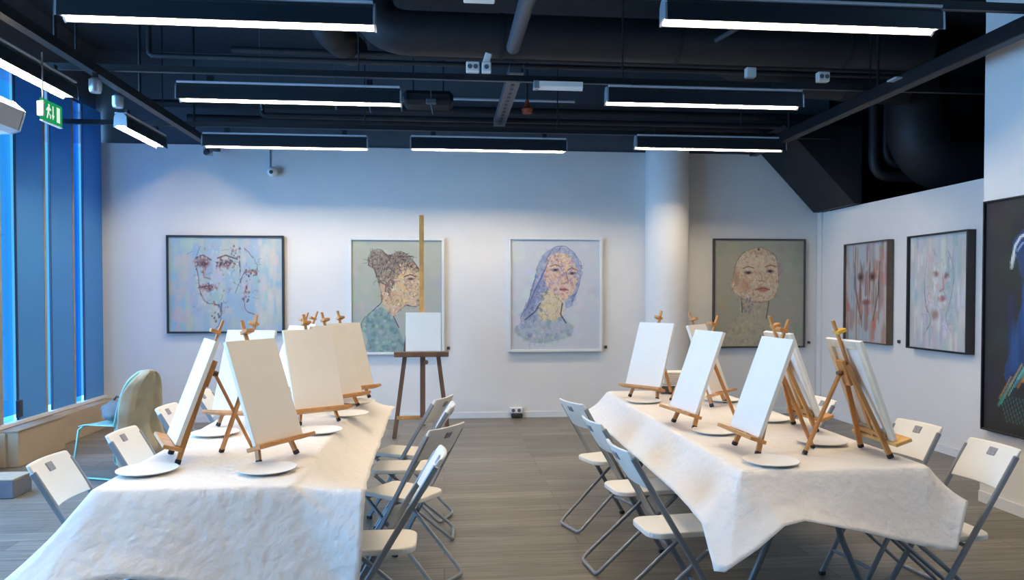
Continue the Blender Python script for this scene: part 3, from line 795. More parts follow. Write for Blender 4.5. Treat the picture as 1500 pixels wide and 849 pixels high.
# ------------------------------------------------------------------ tall floor easel with a small canvas
t = thing('floor_easel', 'tall dark wooden floor easel standing before the back wall', 'easel', (-.235, 7.80, 0))
for sg in (-1, 1):
    MB().bar((sg * .285, 0, 0), (sg * .13, .09, 1.22), .045, .028, (0, 1, 0)).build('front_leg', M['walnut'], t)
MB().bar((0, .75, 0), (0, .14, 1.3), .045, .028, (0, 1, 0)).build('rear_leg', M['walnut'], t)
MB().bar((.012, .0, .22), (.012, .105, 1.3), .055, .03, (0, 1, 0)).build('lower_mast', M['walnut'], t)
MB().bar((0, .055, .95), (0, .17, 2.36), .05, .026, (0, 1, 0)).build('mast', M['woodlight'], t)
MB().box((0, .0, .885), (.57, .085, .055), bev=.005).build('tray', M['walnut'], t)
MB().box((0, .015, .215), (.52, .03, .04), bev=.004).build('crossbar', M['wood'], t)
MB().tube([(.05, -.03, .80), (.05, .02, .80)], .022, 14).build('knob', M['walnut'], t, True)
t = thing('canvas', 'small blank grey-white canvas on the tray of the tall floor easel', 'canvas', (-.215, 7.80, .9135))
Rm = Matrix.Rotation(-.085, 3, 'X')
MB().box(Rm @ Vector((0, .018, .205)), (.37, .02, .41), Rm, bev=.003).build('canvas_sheet', M['canvas'], t)
m = MB()
for sg in (-1, 1):
    m.box(Rm @ Vector((sg * .165, .034, .205)), (.036, .012, .40), Rm); m.box(Rm @ Vector((0, .034, .205 + sg * .185)), (.29, .012, .036), Rm)
m.build('stretcher_frame', M['pine'], t)

# ------------------------------------------------------------------ mint chair, jacket, bag
t = thing('shell_chair', 'mint green shell chair with thin tube legs by the window', 'chair', (-2.75, 6.48, 0), R(160))
def sheet(name, fn, nu, nv, m, parent, th, sub=1):
    vs = [fn(i / nu, j / nv) for j in range(nv + 1) for i in range(nu + 1)]; n = nu + 1
    fs = [(j * n + i, j * n + i + 1, (j + 1) * n + i + 1, (j + 1) * n + i) for j in range(nv) for i in range(nu)]
    o = MB().add(vs, fs).build(name, m, parent)
    o.data.polygons.foreach_set('use_smooth', [True] * len(o.data.polygons))
    md = o.modifiers.new('thickness', 'SOLIDIFY'); md.thickness = th; md.offset = 0
    if sub:
        md = o.modifiers.new('smooth', 'SUBSURF'); md.levels = sub; md.render_levels = sub
    return o
def seatf(u, v):
    x = .22 - .44 * v; y = (u - .5) * (.43 - .05 * abs(2 * v - 1) ** 3); e = (2 * u - 1)
    return (x, y, .445 - .012 * (1 - e * e) - (.025 * max(0, 1 - v * 5)))
sheet('seat', seatf, 10, 10, M['mint'], t, .012)
def backf(u, v):
    e = 2 * u - 1; w = .215 * (1 - .0 * v) * math.sqrt(max(.02, 1 - max(0, (v - .45) / .55) ** 2 * .95)) if v > .45 else .215
    return (-.20 - .12 * v + .045 * e * e, e * w, .43 + .46 * v)
sheet('backrest', backf, 10, 14, M['mint'], t, .012)
for sg in (-1, 1):
    y = sg * .2
    MB().tube([(.16, y * .9, .43), (.19, y, .40)] + bend((.19, y, .40), (.24, y * 1.12, .012), (-.1, y * 1.12, .012), .06) + bend((-.1, y * 1.12, .012), (-.27, y * 1.12, .012), (-.18, y, .40), .06) + [(-.17, y, .42)], .009, 10).build('leg', M['minttube'], t, True)
MB().tube([(.165, -.18, .428), (.165, .18, .428)], .008, 8).build('under_rod', M['minttube'], t, True)
# jacket draped over the back
Mz = Matrix.Rotation(R(160), 3, 'Z'); jo = Vector((-2.75, 6.48, 0))
def jackf(u, v):
    e = 2 * u - 1
    # v<.10 in front of the backrest, then over the top and down behind
    front = v < .10
    z = .80 + .105 * (v / .10) if front else .905 - .80 * (v - .10) / .90
    vb = max(0, (z - .43) / .46)
    wb = .215 * math.sqrt(max(.03, 1 - max(0, (min(vb, 1) - .45) / .55) ** 2 * .95)) + .014
    low = max(0.0, (.70 - z) / .7)
    w = wb + .05 * low
    xb = -.20 - .12 * vb + .045 * e * e
    k = (.014 + .035 * low) * (math.sin(e * 9 + z * 3 + 2 * noise.noise(Vector((e, z * 2, 3)))) + 1) + .05 * (noise.noise(Vector((e * 3.5, z * 6, 2.0))) + .5) * (.25 + low)
    k += .016 * (noise.noise(Vector((e * 7, z * 9, 7.0))) + .4) * (0 if front else 1)
    x = xb + .016 if front else xb - .018 - k
    if not front and z < .43: x = -.20 + .045 * e * e - .02 - k - .05 * (.43 - z)
    hem = .03 * noise.noise(Vector((e * 4, 0, 5))) if v > .9 else 0
    return Mz @ Vector((x, e * w - .09 * low * (e < 0) + .03 * low * noise.noise(Vector((z * 6, e, 1))), z - .02 * e * e * (z > .75) + hem))
o = sheet('jacket', jackf, 26, 34, M['jacket'], None, .010, 1)
for v_ in o.data.vertices: v_.co += jo
tag(o, 'taupe jacket draped over the back of the mint chair', 'jacket')
# bag on the seat
t = thing('bag', 'small grey soft bag lying on the mint chair seat', 'bag', (-2.715, 6.475, .452), R(150))
import bmesh
bm = bmesh.new(); bmesh.ops.create_icosphere(bm, subdivisions=4, radius=1)
for v_ in bm.verts:
    n_ = noise.noise(v_.co * 2.2) * .16 + noise.noise(v_.co * 6) * .05
    p = v_.co * (1 + n_); v_.co = (p.x * .16, p.y * .13, max(-.0, (p.z * .5 + .42)) * .19)
me = bpy.data.meshes.new('bag_body'); bm.to_mesh(me); bm.free(); me.materials.append(M['bag'])
me.polygons.foreach_set('use_smooth', [True] * len(me.polygons))
o = bpy.data.objects.new('bag_body', me); COL.objects.link(o); o.parent = t
MB().tube([(-.10, .02, .11), (-.06, .03, .19), (.02, .02, .205), (.09, 0, .16), (.11, -.01, .09)], .008, 8).build('strap', M['rubber'], t, True)

# ------------------------------------------------------------------ paintings
class Paint:
    def __init__(s, w, h, asp, bg):
        s.w, s.h = w, h; s.a = asp               # coordinates: x 0..1 left-right, y 0..1 top-down; asp = width/height
        s.img = np.empty((h, w, 3)); s.img[:] = bg
        s.X, s.Y = np.meshgrid((np.arange(w) + .5) / w, (np.arange(h) + .5) / h)
    def blend(s, mask, col):
        mk = np.clip(mask, 0, 1)[..., None]; s.img = s.img * (1 - mk) + np.array(col, float) * mk
    def ell(s, cx, cy, rx, ry, col, op=1, soft=.15, rot=0):
        dx = (s.X - cx) * s.a; dy = s.Y - cy; c, n = math.cos(rot), math.sin(rot)
        u = (dx * c + dy * n) / (rx * s.a); v = (-dx * n + dy * c) / ry
        s.blend((1 - np.sqrt(u * u + v * v)) / soft * op if op == 1 else np.clip((1 - np.sqrt(u * u + v * v)) / soft, 0, 1) * op, col)
    @staticmethod
    def smooth(pts, closed, k=6):
        n = len(pts)
        if n < 3: return list(pts)
        out = []
        for i in range(n if closed else n - 1):
            g = (lambda j: pts[j % n]) if closed else (lambda j: pts[min(max(j, 0), n - 1)])
            p0, p1, p2, p3 = [np.array(g(i + d), float) for d in (-1, 0, 1, 2)]
            for q in range(k):
                t = q / k
                out.append(tuple(.5 * (2 * p1 + (p2 - p0) * t + (2 * p0 - 5 * p1 + 4 * p2 - p3) * t * t + (3 * p1 - p0 - 3 * p2 + p3) * t ** 3)))
        if not closed: out.append(tuple(pts[-1]))
        return out
    def sketch(s, pts, wd, col, op=.7):
        """a contour drawn as broken, slightly wandering strokes"""
        q = s.smooth(pts, False)
        i = 0
        while i < len(q) - 1:
            L = int(rng.integers(3, 8)); seg = q[i:i + L + 1]; j = rng.normal(0, .004, 2)
            s.line([(x + j[0] + rng.normal(0, .0015), y + j[1] + rng.normal(0, .0015)) for x, y in seg], wd * rng.uniform(.35, .8), col, op * rng.uniform(.55, 1))
            i += max(1, L - int(rng.integers(0, 2)))
    def line(s, pts, wd, col, op=1):
        d = np.full(s.X.shape, 9.0)
        for (x0, y0), (x1, y1) in zip(pts[:-1], pts[1:]):
            ax, ay, bx, by = x0 * s.a, y0, x1 * s.a, y1; px, py = s.X * s.a, s.Y
            L = (bx - ax) ** 2 + (by - ay) ** 2 + 1e-9
            t = np.clip(((px - ax) * (bx - ax) + (py - ay) * (by - ay)) / L, 0, 1)
            d = np.minimum(d, np.hypot(px - ax - t * (bx - ax), py - ay - t * (by - ay)))
        s.blend(np.clip((wd - d) / (wd * .6), 0, 1) * op, col)
    def poly(s, pts):
        pts = s.smooth(pts, True, 5); ins = np.zeros(s.X.shape, bool); n = len(pts)
        for i in range(n):
            (x0, y0), (x1, y1) = pts[i], pts[(i + 1) % n]
            if y0 == y1: continue
            c = ((y0 > s.Y) != (y1 > s.Y)) & (s.X < (x1 - x0) * (s.Y - y0) / (y1 - y0) + x0); ins ^= c
        return ins
    def fill(s, pts, col, op=1): s.blend(s.poly(pts) * op, col)
    def dabs(s, mask, n, cols, r0, r1, op=.7, tall=1.0):
        ys, xs = np.nonzero(mask)
        if len(ys) == 0: return
        for _ in range(n):
            k = rng.integers(len(ys)); cx, cy = (xs[k] + .5) / s.w, (ys[k] + .5) / s.h
            r = rng.uniform(r0, r1); c = cols[rng.integers(len(cols))]
            s.ell(cx, cy, r / s.a, r * tall, np.array(c) + rng.normal(0, 8, 3), op, .5, rng.uniform(0, 3) if tall == 1 else 0)
    def streaks(s, n, cols, w0, w1, h0, h1, op=.6, region=(0, 1, 0, 1)):
        for _ in range(n):
            x, y = rng.uniform(region[0], region[1]), rng.uniform(region[2], region[3])
            w, h = rng.uniform(w0, w1), rng.uniform(h0, h1); c = np.array(cols[rng.integers(len(cols))]) + rng.normal(0, 6, 3)
            m = np.clip((w - np.abs(s.X - x)) / (w * .4), 0, 1) * np.clip((h - np.abs(s.Y - y)) / (h * .4), 0, 1)
            s.blend(m * op, c)
    def mosaic(s, mask, n, col, wd, op=.7):
        """short wandering pen lines inside a mask"""
        ys, xs = np.nonzero(mask)
        for _ in range(n):
            k = rng.integers(len(ys)); x, y = xs[k] / s.w, ys[k] / s.h; a = rng.uniform(0, 6.28); p = [(x, y)]
            for q in range(4):
                a += rng.uniform(-1.2, 1.2); x += .018 * math.cos(a); y += .018 * math.sin(a); p.append((x, y))
            s.line(p, wd * .62, col, op * .75)

def hang(name, label, P, w, h, centre, normal, frame_mat, fw, depth, side_mat=None):
    """a painting: colour grid inside a mitred frame; normal is '-y' (back wall) or '-x' (right wall)"""
    rz = 0 if normal == '-y' else -PI / 2
    t = thing(name, label, 'painting', centre, rz, 'framed portraits')
    nx, ny = P.w, P.h
    iw, ih = w - 2 * fw, h - 2 * fw
    vs = [(-iw / 2 + iw * i / nx, -depth * .62, ih / 2 - ih * j / ny) for j in range(ny + 1) for i in range(nx + 1)]; n = nx + 1
    fs = [(j * n + i, (j + 1) * n + i, (j + 1) * n + i + 1, j * n + i + 1) for j in range(ny) for i in range(nx)]
    me = bpy.data.meshes.new('painted_canvas'); me.from_pydata(vs, [], fs)
    ca = me.color_attributes.new('paint', 'FLOAT_COLOR', 'CORNER')
    im = np.clip(P.img, 0, 255) / 255.0; im = np.where(im <= .04045, im / 12.92, ((im + .055) / 1.055) ** 2.4)
    f = np.ones((ny * nx, 4, 4), np.float32); f[:, :, :3] = im.reshape(-1, 1, 3)
    ca.data.foreach_set('color', f.ravel())
    m = bpy.data.materials.new('paint_' + name); m.use_nodes = True
    b = m.node_tree.nodes['Principled BSDF']; at = m.node_tree.nodes.new('ShaderNodeVertexColor'); at.layer_name = 'paint'
    m.node_tree.links.new(at.outputs['Color'], b.inputs['Base Color']); b.inputs['Roughness'].default_value = .6
    nz = m.node_tree.nodes.new('ShaderNodeTexNoise'); nz.inputs['Scale'].default_value = 60; bp = m.node_tree.nodes.new('ShaderNodeBump')
    bp.inputs['Strength'].default_value = .15; bp.inputs['Distance'].default_value = .004
    m.node_tree.links.new(nz.outputs['Fac'], bp.inputs['Height']); m.node_tree.links.new(bp.outputs['Normal'], b.inputs['Normal'])
    me.materials.append(m)
    o = bpy.data.objects.new('painted_canvas', me); COL.objects.link(o); o.parent = t
    mb = MB()
    for (x0, x1, z0, z1) in ((-w / 2, w / 2, h / 2 - fw, h / 2), (-w / 2, w / 2, -h / 2, -h / 2 + fw), (-w / 2, -w / 2 + fw, -h / 2 + fw, h / 2 - fw), (w / 2 - fw, w / 2, -h / 2 + fw, h / 2 - fw)):
        mb.box(((x0 + x1) / 2, -depth / 2, (z0 + z1) / 2), (x1 - x0, depth, z1 - z0), bev=.0015)
    mb.build('frame', M[frame_mat], t)
    MB().box((0, -depth * .3, 0), (iw, depth * .5, ih)).build('backing_panel', M['pine'], t)
    return t

def g(*c): return np.array(c, float)
# 1: wide abstract face on pale blue
P = Paint(238, 199, 1.17, (158, 180, 192))
P.streaks(160, [(150, 178, 196), (172, 182, 184), (192, 186, 178), (156, 184, 186), (184, 188, 172), (144, 176, 200)], .02, .06, .05, .2, .55)
P.streaks(40, [(198, 192, 178), (206, 198, 190)], .015, .04, .05, .15, .5, (.8, 1, 0, 1)); P.streaks(22, [(196, 180, 174)], .02, .04, .04, .12, .5, (0, .2, .2, 1))
br = (98, 62, 62); dk = (58, 48, 58)
P.ell(.30, .27, .075, .07, (128, 84, 84), .85, .5); P.ell(.31, .28, .035, .03, dk, .9, .6); P.ell(.50, .28, .085, .05, (134, 92, 88), .8, .5); P.ell(.50, .27, .04, .02, dk, .9, .6)
P.line([(.24, .22), (.30, .19), (.37, .24)], .012, br, .8); P.line([(.43, .22), (.5, .19), (.6, .23)], .012, br, .8)
P.sketch([(.27, .1), (.235, .25), (.26, .42), (.28, .6), (.33, .7)], .010, br, .8); P.line([(.33, .3), (.30, .42), (.36, .44)], .012, (150, 108, 106), .8)
P.ell(.34, .53, .075, .045, (140, 96, 92), .85, .5); P.line([(.28, .53), (.35, .515), (.42, .54)], .008, dk, .8)
P.sketch([(.33, .7), (.40, .72), (.46, .78), (.44, .92), (.38, 1)], .010, dk, .7); P.line([(.46, .70), (.45, .80)], .01, br, .7)
P.sketch([(.68, .12), (.75, .22), (.78, .35), (.66, .38), (.62, .48), (.58, .60)], .008, dk, .7); P.line([(.62, .2), (.63, .4)], .010, dk, .6)
P.ell(.74, .36, .06, .03, (128, 100, 90), .8, .6); P.sketch([(.70, .48), (.67, .6), (.67, .76), (.76, .82)], .010, br, .75)
for cx, cy, rx, ry, n in ((.28, .28, .07, .09, 40), (.50, .28, .09, .06, 44), (.34, .53, .09, .05, 30), (.72, .37, .07, .06, 30), (.68, .58, .04, .14, 24), (.42, .78, .05, .12, 20), (.60, .16, .06, .08, 16)):
    mm = ((P.X - cx) / rx) ** 2 + ((P.Y - cy) / ry) ** 2 < 1
    P.dabs(mm, n, [(116, 72, 72), (150, 106, 104), (84, 58, 62), (176, 140, 136), (206, 190, 186), (64, 52, 60)], .006, .016, .65, 1.5)
mk = (P.X > .22) & (P.X < .8) & (P.Y > .08) & (P.Y < .8)
P.dabs(mk, 110, [(200, 192, 186), (176, 160, 152), (184, 198, 206), (150, 128, 122), (206, 204, 198), (190, 174, 156)], .008, .022, .6, 1.3); P.mosaic(mk, 34, dk, .005, .5)
hang('portrait_painting', 'wide black-framed abstract face painting in pale blue at the left of the back wall', P, 1.34, 1.15, (-2.556, 8.998, 1.63), '-y', 'frame_black', .022, .05)
# 2: profile with a bun
P = Paint(210, 260, .805, (170, 174, 160))
P.dabs(P.X > -1, 60, [(174, 178, 164), (164, 168, 156), (178, 180, 170)], .03, .08, .5)
hair = [(.18, .22), (.22, .11), (.32, .09), (.42, .13), (.52, .10), (.62, .13), (.70, .20), (.74, .28), (.6, .26), (.5, .34), (.42, .46), (.34, .44), (.28, .34), (.24, .26)]
face = [(.74, .28), (.75, .36), (.755, .43), (.775, .50), (.74, .52), (.75, .56), (.73, .59), (.60, .585), (.52, .64), (.46, .68), (.34, .56), (.33, .44), (.42, .3), (.56, .2), (.68, .2)]
cloth = [(.10, .78), (.18, .66), (.30, .60), (.46, .68), (.52, .80), (.60, .95), (.60, 1), (.2, 1), (.17, .86)]
P.fill(cloth, (128, 152, 150), .9); P.fill(face, (206, 178, 142), .95); P.fill(hair, (136, 124, 110), .9)
P.dabs(P.poly(face), 170, [(226, 196, 150), (206, 160, 120), (178, 134, 110), (222, 206, 178), (196, 150, 140), (154, 132, 116), (226, 190, 110)], .008, .02, .75)
P.dabs(P.poly(hair), 130, [(112, 96, 84), (160, 140, 116), (84, 78, 84), (176, 164, 142), (142, 112, 96)], .008, .018, .75)
P.dabs(P.poly(cloth), 120, [(110, 140, 140), (146, 166, 162), (128, 152, 156), (166, 180, 172), (98, 124, 128)], .012, .03, .7)
P.dabs(P.poly(hair), 90, [(64, 54, 52), (90, 76, 70), (190, 176, 150)], .005, .011, .7); P.dabs(P.poly(face), 90, [(120, 84, 70), (238, 214, 180), (160, 104, 92), (96, 72, 66)], .004, .009, .6)
for k in range(16):
    x0 = .30 + .02 * k; P.sketch([(x0 - .02, .30 - .006 * k), (x0 + .02, .20 - .003 * k), (x0 + .07, .14), (x0 + .12, .15)], .005, (60, 50, 52), .6)
P.mosaic(P.poly(hair), 60, (48, 42, 48), .0045, .75); P.mosaic(P.poly(face), 60, (70, 52, 50), .0035, .6); P.mosaic(P.poly(cloth), 36, (70, 92, 98), .004, .6)
P.sketch([(.18, .22), (.22, .11), (.32, .09), (.40, .14), (.52, .10), (.62, .13), (.70, .20), (.745, .28), (.752, .40), (.778, .50), (.742, .52), (.752, .56), (.73, .59), (.60, .585), (.5, .65)], .006, (40, 34, 42), .85)
P.sketch([(.18, .22), (.26, .27), (.30, .42), (.33, .54), (.24, .62), (.14, .70), (.10, .78)], .007, (40, 36, 48), .85); P.line([(.46, .68), (.52, .78)], .006, (40, 36, 48), .7)
P.ell(.35, .42, .05, .055, (202, 168, 140), .9, .4); P.line([(.33, .38), (.38, .40), (.37, .46)], .006, (70, 50, 50), .8)
P.ell(.655, .345, .05, .014, (60, 46, 48), .85, .6); P.line([(.58, .325), (.65, .305), (.71, .325)], .007, (60, 46, 46), .8)
hang('portrait_painting', 'white-framed painted profile of a woman with a hair bun behind the tall easel', P, 1.13, 1.40, (-.56, 8.998, 1.49), '-y', 'frame_white', .028, .055)
# 3: woman with long hair
P = Paint(210, 260, .805, (196, 202, 210))
P.dabs(P.X > -1, 70, [(200, 206, 214), (190, 196, 206), (206, 208, 212)], .03, .08, .5)
hair = [(.30, .28), (.36, .14), (.48, .075), (.60, .07), (.72, .13), (.79, .26), (.77, .40), (.70, .58), (.62, .62), (.58, .5), (.40, .5), (.34, .66), (.22, .80), (.10, .80), (.14, .68), (.22, .5)]
face = [(.42, .16), (.54, .12), (.66, .15), (.74, .27), (.74, .40), (.69, .50), (.62, .545), (.54, .52), (.42, .44), (.37, .32)]
neck = [(.38, .46), (.54, .52), (.60, .56), (.56, .72), (.40, .74), (.30, .68)]
cloth = [(.06, .80), (.3, .68), (.42, .74), (.56, .70), (.70, .80), (.66, .88), (.46, .93), (.25, .94), (.1, .88)]
P.fill(cloth, (166, 178, 190), .8); P.fill(hair, (150, 162, 190), .85); P.fill(neck, (214, 198, 160), .9); P.fill(face, (216, 190, 170), .95)
P.dabs(P.poly(face), 180, [(226, 204, 190), (210, 166, 150), (198, 140, 130), (230, 214, 168), (176, 160, 190), (222, 196, 140), (150, 140, 176)], .008, .018, .75)
P.dabs(P.poly(neck), 60, [(226, 212, 160), (206, 184, 140), (190, 176, 180)], .008, .018, .75)
P.dabs(P.poly(hair) & ~P.poly(face), 130, [(140, 156, 196), (176, 184, 200), (116, 128, 176), (190, 196, 206), (130, 150, 160)], .008, .022, .7)
P.dabs(P.poly(cloth), 90, [(150, 166, 184), (186, 194, 202), (166, 176, 170), (130, 150, 176)], .012, .03, .6)
P.dabs(P.poly(face), 90, [(150, 100, 110), (240, 220, 200), (120, 100, 150), (190, 120, 110)], .004, .009, .6)
for k in range(14):
    P.sketch([(.46 - .012 * k, .14 + .02 * k), (.36 - .012 * k, .32 + .02 * k), (.30 - .012 * k, .5 + .012 * k), (.24 - .012 * k, .70)], .005, (84, 92, 150), .5)
P.mosaic(P.poly(hair) & ~P.poly(face), 60, (70, 76, 128), .004, .65); P.mosaic(P.poly(face), 60, (120, 80, 90), .0035, .55); P.mosaic(P.poly(neck), 24, (90, 80, 70), .004, .6); P.mosaic(P.poly(cloth), 30, (100, 116, 140), .004, .55)
P.sketch([(.40, .18), (.48, .075), (.60, .065), (.72, .13), (.795, .26), (.77, .42), (.69, .56)], .008, (64, 64, 130), .8); P.sketch([(.34, .2), (.27, .34), (.20, .54), (.12, .72)], .007, (70, 78, 112), .75)
P.line([(.16, .73), (.27, .66), (.33, .58)], .008, (56, 60, 84), .8); P.line([(.58, .58), (.56, .68), (.62, .76)], .008, (50, 50, 90), .8)
for x, y, r in ((.50, .275, .055), (.69, .305, .05)):
    P.ell(x, y, r, .018, (84, 84, 110), .9, .6); P.ell(x, y, .018, .014, (40, 40, 60), .9, .6); P.line([(x - r, y - .03), (x, y - .05), (x + r, y - .03)], .006, (90, 70, 80), .7)
P.line([(.62, .29), (.645, .38), (.60, .40)], .007, (130, 96, 104), .7); P.ell(.60, .455, .055, .02, (176, 90, 96), .9, .6); P.line([(.55, .455), (.60, .45), (.65, .46)], .004, (80, 40, 50), .8)
for x in (.2, .27, .32, .38): P.line([(x, .9), (x + .003, .97)], .004, (150, 164, 180), .6)
hang('portrait_painting', 'white-framed painting of a long-haired woman left of the round column', P, 1.16, 1.40, (1.363, 8.998, 1.51), '-y', 'frame_white', .030, .06)
# 4: head and shoulders on olive grey
P = Paint(210, 238, .885, (160, 158, 142))
P.dabs(P.X > -1, 60, [(164, 162, 146), (154, 152, 138), (166, 162, 142)], .03, .08, .5)
head = [(.22, .30), (.27, .17), (.38, .09), (.50, .065), (.62, .10), (.70, .20), (.72, .34), (.71, .47), (.64, .56), (.52, .585), (.40, .57), (.29, .53), (.22, .50), (.19, .44)]
neck = [(.29, .53), (.52, .585), (.62, .57), (.60, .72), (.72, .82), (.9, .95), (.9, 1), (.05, 1), (.12, .84), (.28, .72)]
P.fill(neck, (176, 168, 144), .8); P.fill(head, (204, 184, 156), .95)
P.dabs(P.poly(head), 200, [(216, 196, 168), (200, 164, 132), (190, 148, 120), (222, 208, 186), (180, 150, 130), (206, 180, 140), (196, 196, 180)], .008, .022, .75)
P.dabs(P.poly(neck), 150, [(180, 170, 150), (160, 152, 134), (190, 176, 150), (172, 146, 130), (150, 150, 140), (186, 180, 140)], .01, .025, .65)
P.dabs(P.poly(head), 110, [(150, 104, 84), (236, 216, 190), (170, 120, 100), (120, 96, 84)], .004, .010, .6)
P.ell(.33, .42, .09, .09, (186, 124, 100), .5, .7); P.ell(.62, .45, .08, .10, (212, 206, 190), .45, .7); P.ell(.46, .2, .2, .09, (220, 202, 174), .4, .7)
P.mosaic(P.poly(head), 80, (110, 84, 72), .0035, .55); P.mosaic(P.poly(neck), 44, (100, 92, 84), .004, .5)
P.sketch([(.22, .50), (.19, .44), (.22, .30), (.27, .17), (.38, .09), (.50, .065), (.62, .10), (.70, .20), (.72, .34), (.71, .47), (.64, .56), (.52, .585), (.40, .57), (.29, .53), (.22, .50)], .006, (92, 74, 66), .75)
P.ell(.24, .36, .05, .10, (150, 108, 82), .5, .6); P.ell(.49, .085, .018, .015, (60, 50, 48), .9, .6)
for x, y, r in ((.375, .305, .06), (.62, .29, .055)):
    P.ell(x, y, r, .02, (110, 80, 72), .9, .6); P.ell(x, y, .022, .016, (46, 38, 40), .95, .6); P.line([(x - r, y - .04), (x, y - .06), (x + r, y - .045)], .008, (120, 88, 74), .75)
P.sketch([(.50, .30), (.535, .37), (.49, .38), (.56, .38)], .007, (120, 84, 74), .75); P.ell(.54, .46, .085, .035, (176, 112, 98), .9, .5); P.line([(.46, .465), (.54, .45), (.62, .465)], .005, (90, 54, 52), .85)
P.line([(.30, .55), (.31, .68)], .008, (70, 70, 80), .75); P.line([(.61, .58), (.58, .74)], .007, (66, 64, 70), .75); P.ell(.56, .86, .02, .018, (120, 88, 78), .8, .6); P.dabs((P.X > .3) & (P.X < .45) & (P.Y > .54) & (P.Y < .68), 26, [(140, 132, 130), (120, 120, 130), (170, 150, 140)], .008, .02, .7)
hang('portrait_painting', 'dark-framed olive portrait of a calm face right of the round column', P, 1.20, 1.37, (3.96, 8.998, 1.525), '-y', 'frame_dark', .020, .05)
# 5: streaked face, brown box frame on the right wall
P = Paint(168, 218, .74, (168, 176, 180))
P.streaks(150, [(160, 176, 186), (182, 180, 178), (172, 134, 122), (150, 160, 166), (190, 166, 154), (138, 118, 110)], .015, .04, .08, .28, .6)
P.streaks(26, [(96, 72, 66), (120, 84, 76)], .008, .018, .08, .25, .6, (.2, .8, .1, .8)); P.streaks(16, [(172, 116, 102)], .03, .06, .05, .14, .6, (0, 1, .6, 1)); P.streaks(10, [(172, 120, 106)], .03, .06, .05, .12, .6, (.7, 1, .1, .4))
P.ell(.36, .34, .10, .06, (96, 66, 60), .85, .6); P.ell(.64, .34, .10, .06, (96, 66, 60), .85, .6); P.ell(.36, .345, .04, .025, (40, 30, 32), .9, .6); P.ell(.64, .345, .04, .025, (40, 30, 32), .9, .6)
P.line([(.50, .3), (.49, .52)], .03, (140, 92, 84), .6); P.ell(.50, .60, .12, .04, (122, 70, 66), .85, .6); P.line([(.50, .64), (.5, .86)], .05, (120, 84, 78), .55); P.line([(.22, .2), (.24, .48), (.38, .78)], .012, (70, 54, 52), .6); P.line([(.8, .2), (.78, .48), (.66, .78)], .012, (70, 54, 52), .6)
hang('portrait_painting', 'brown-edged painting of a streaked face on the right wall nearest the back corner', P, .86, 1.125, (4.748, 7.84, 1.535), '-x', 'frame_brown', .014, .075)
# 6: pale face in a black box frame
P = Paint(168, 218, .74, (186, 190, 194))
P.streaks(150, [(174, 184, 188), (196, 194, 192), (188, 180, 180), (164, 178, 184), (206, 204, 200), (190, 184, 178)], .02, .06, .05, .18, .6)
P.streaks(26, [(152, 172, 184), (216, 212, 210)], .015, .04, .06, .18, .6)
P.ell(.46, .34, .07, .04, (130, 92, 90), .75, .6); P.ell(.64, .36, .06, .04, (120, 88, 88), .75, .6); P.line([(.58, .34), (.60, .47), (.54, .49)], .014, (166, 116, 112), .7); P.ell(.57, .555, .09, .035, (150, 92, 92), .8, .6); P.ell(.46, .70, .08, .06, (146, 104, 96), .7, .6)
P.sketch([(.30, .2), (.26, .42), (.30, .62), (.38, .76), (.24, .9)], .008, (96, 84, 88), .6); P.sketch([(.66, .14), (.76, .32), (.72, .55), (.64, .72), (.74, .84)], .008, (96, 84, 88), .6)
P.mosaic((P.X > .25) & (P.X < .78) & (P.Y > .15) & (P.Y < .85), 40, (110, 96, 100), .005, .5)
P.dabs((P.X > .3) & (P.X < .75) & (P.Y > .2) & (P.Y < .85), 60, [(216, 204, 204), (196, 170, 170), (180, 190, 200)], .01, .03, .5, 1.3)
hang('portrait_painting', 'black box-framed pale grey face painting on the right wall beside the wall edge', P, .87, 1.125, (4.748, 6.635, 1.535), '-x', 'frame_black', .016, .085)
# 7: big dark painting on the near wall
P = Paint(130, 150, .86, (30, 32, 34))
P.dabs(P.X > -1, 60, [(34, 36, 38), (26, 28, 30), (32, 36, 40)], .04, .1, .6)
P.fill([(.24, .44), (.42, .36), (.5, .60), (.30, .74), (.15, .78), (.13, .72), (.18, .62)], (22, 58, 112), .9)
P.streaks(30, [(24, 66, 128), (18, 44, 90), (30, 88, 152)], .012, .03, .05, .16, .5, (.16, .42, .46, .74))
P.fill([(.17, .18), (.30, .12), (.36, .3), (.24, .34), (.2, .26)], (26, 60, 108), .8)
P.line([(.165, .27), (.185, .20), (.215, .165), (.26, .15), (.30, .17)], .010, (208, 214, 218), .9); P.line([(.18, .24), (.165, .29)], .012, (190, 198, 204), .8); P.line([(.2, .22), (.23, .19), (.28, .19)], .007, (150, 180, 210), .8)
for k in range(30):
    x = .09 + .012 * k + rng.uniform(-.01, .01); y = .88 - .010 * k + rng.uniform(-.02, .02)
    c = [(60, 160, 140), (196, 140, 70), (70, 180, 150), (50, 110, 160), (180, 116, 66), (120, 190, 160)][k % 6]
    P.line([(x, y), (x + .07, y - .10)], rng.uniform(.004, .011), c, .75)
for k in range(14):
    x = .10 + .02 * k; P.line([(x, .84), (x + .05, .95)], .0035, (66, 130, 130), .6)
hang('abstract_painting', 'big black abstract painting with blue and orange strokes on the near right wall', P, 1.5, 1.64, (3.918, 4.24, 1.362), '-x', 'frame_black', .012, .05)
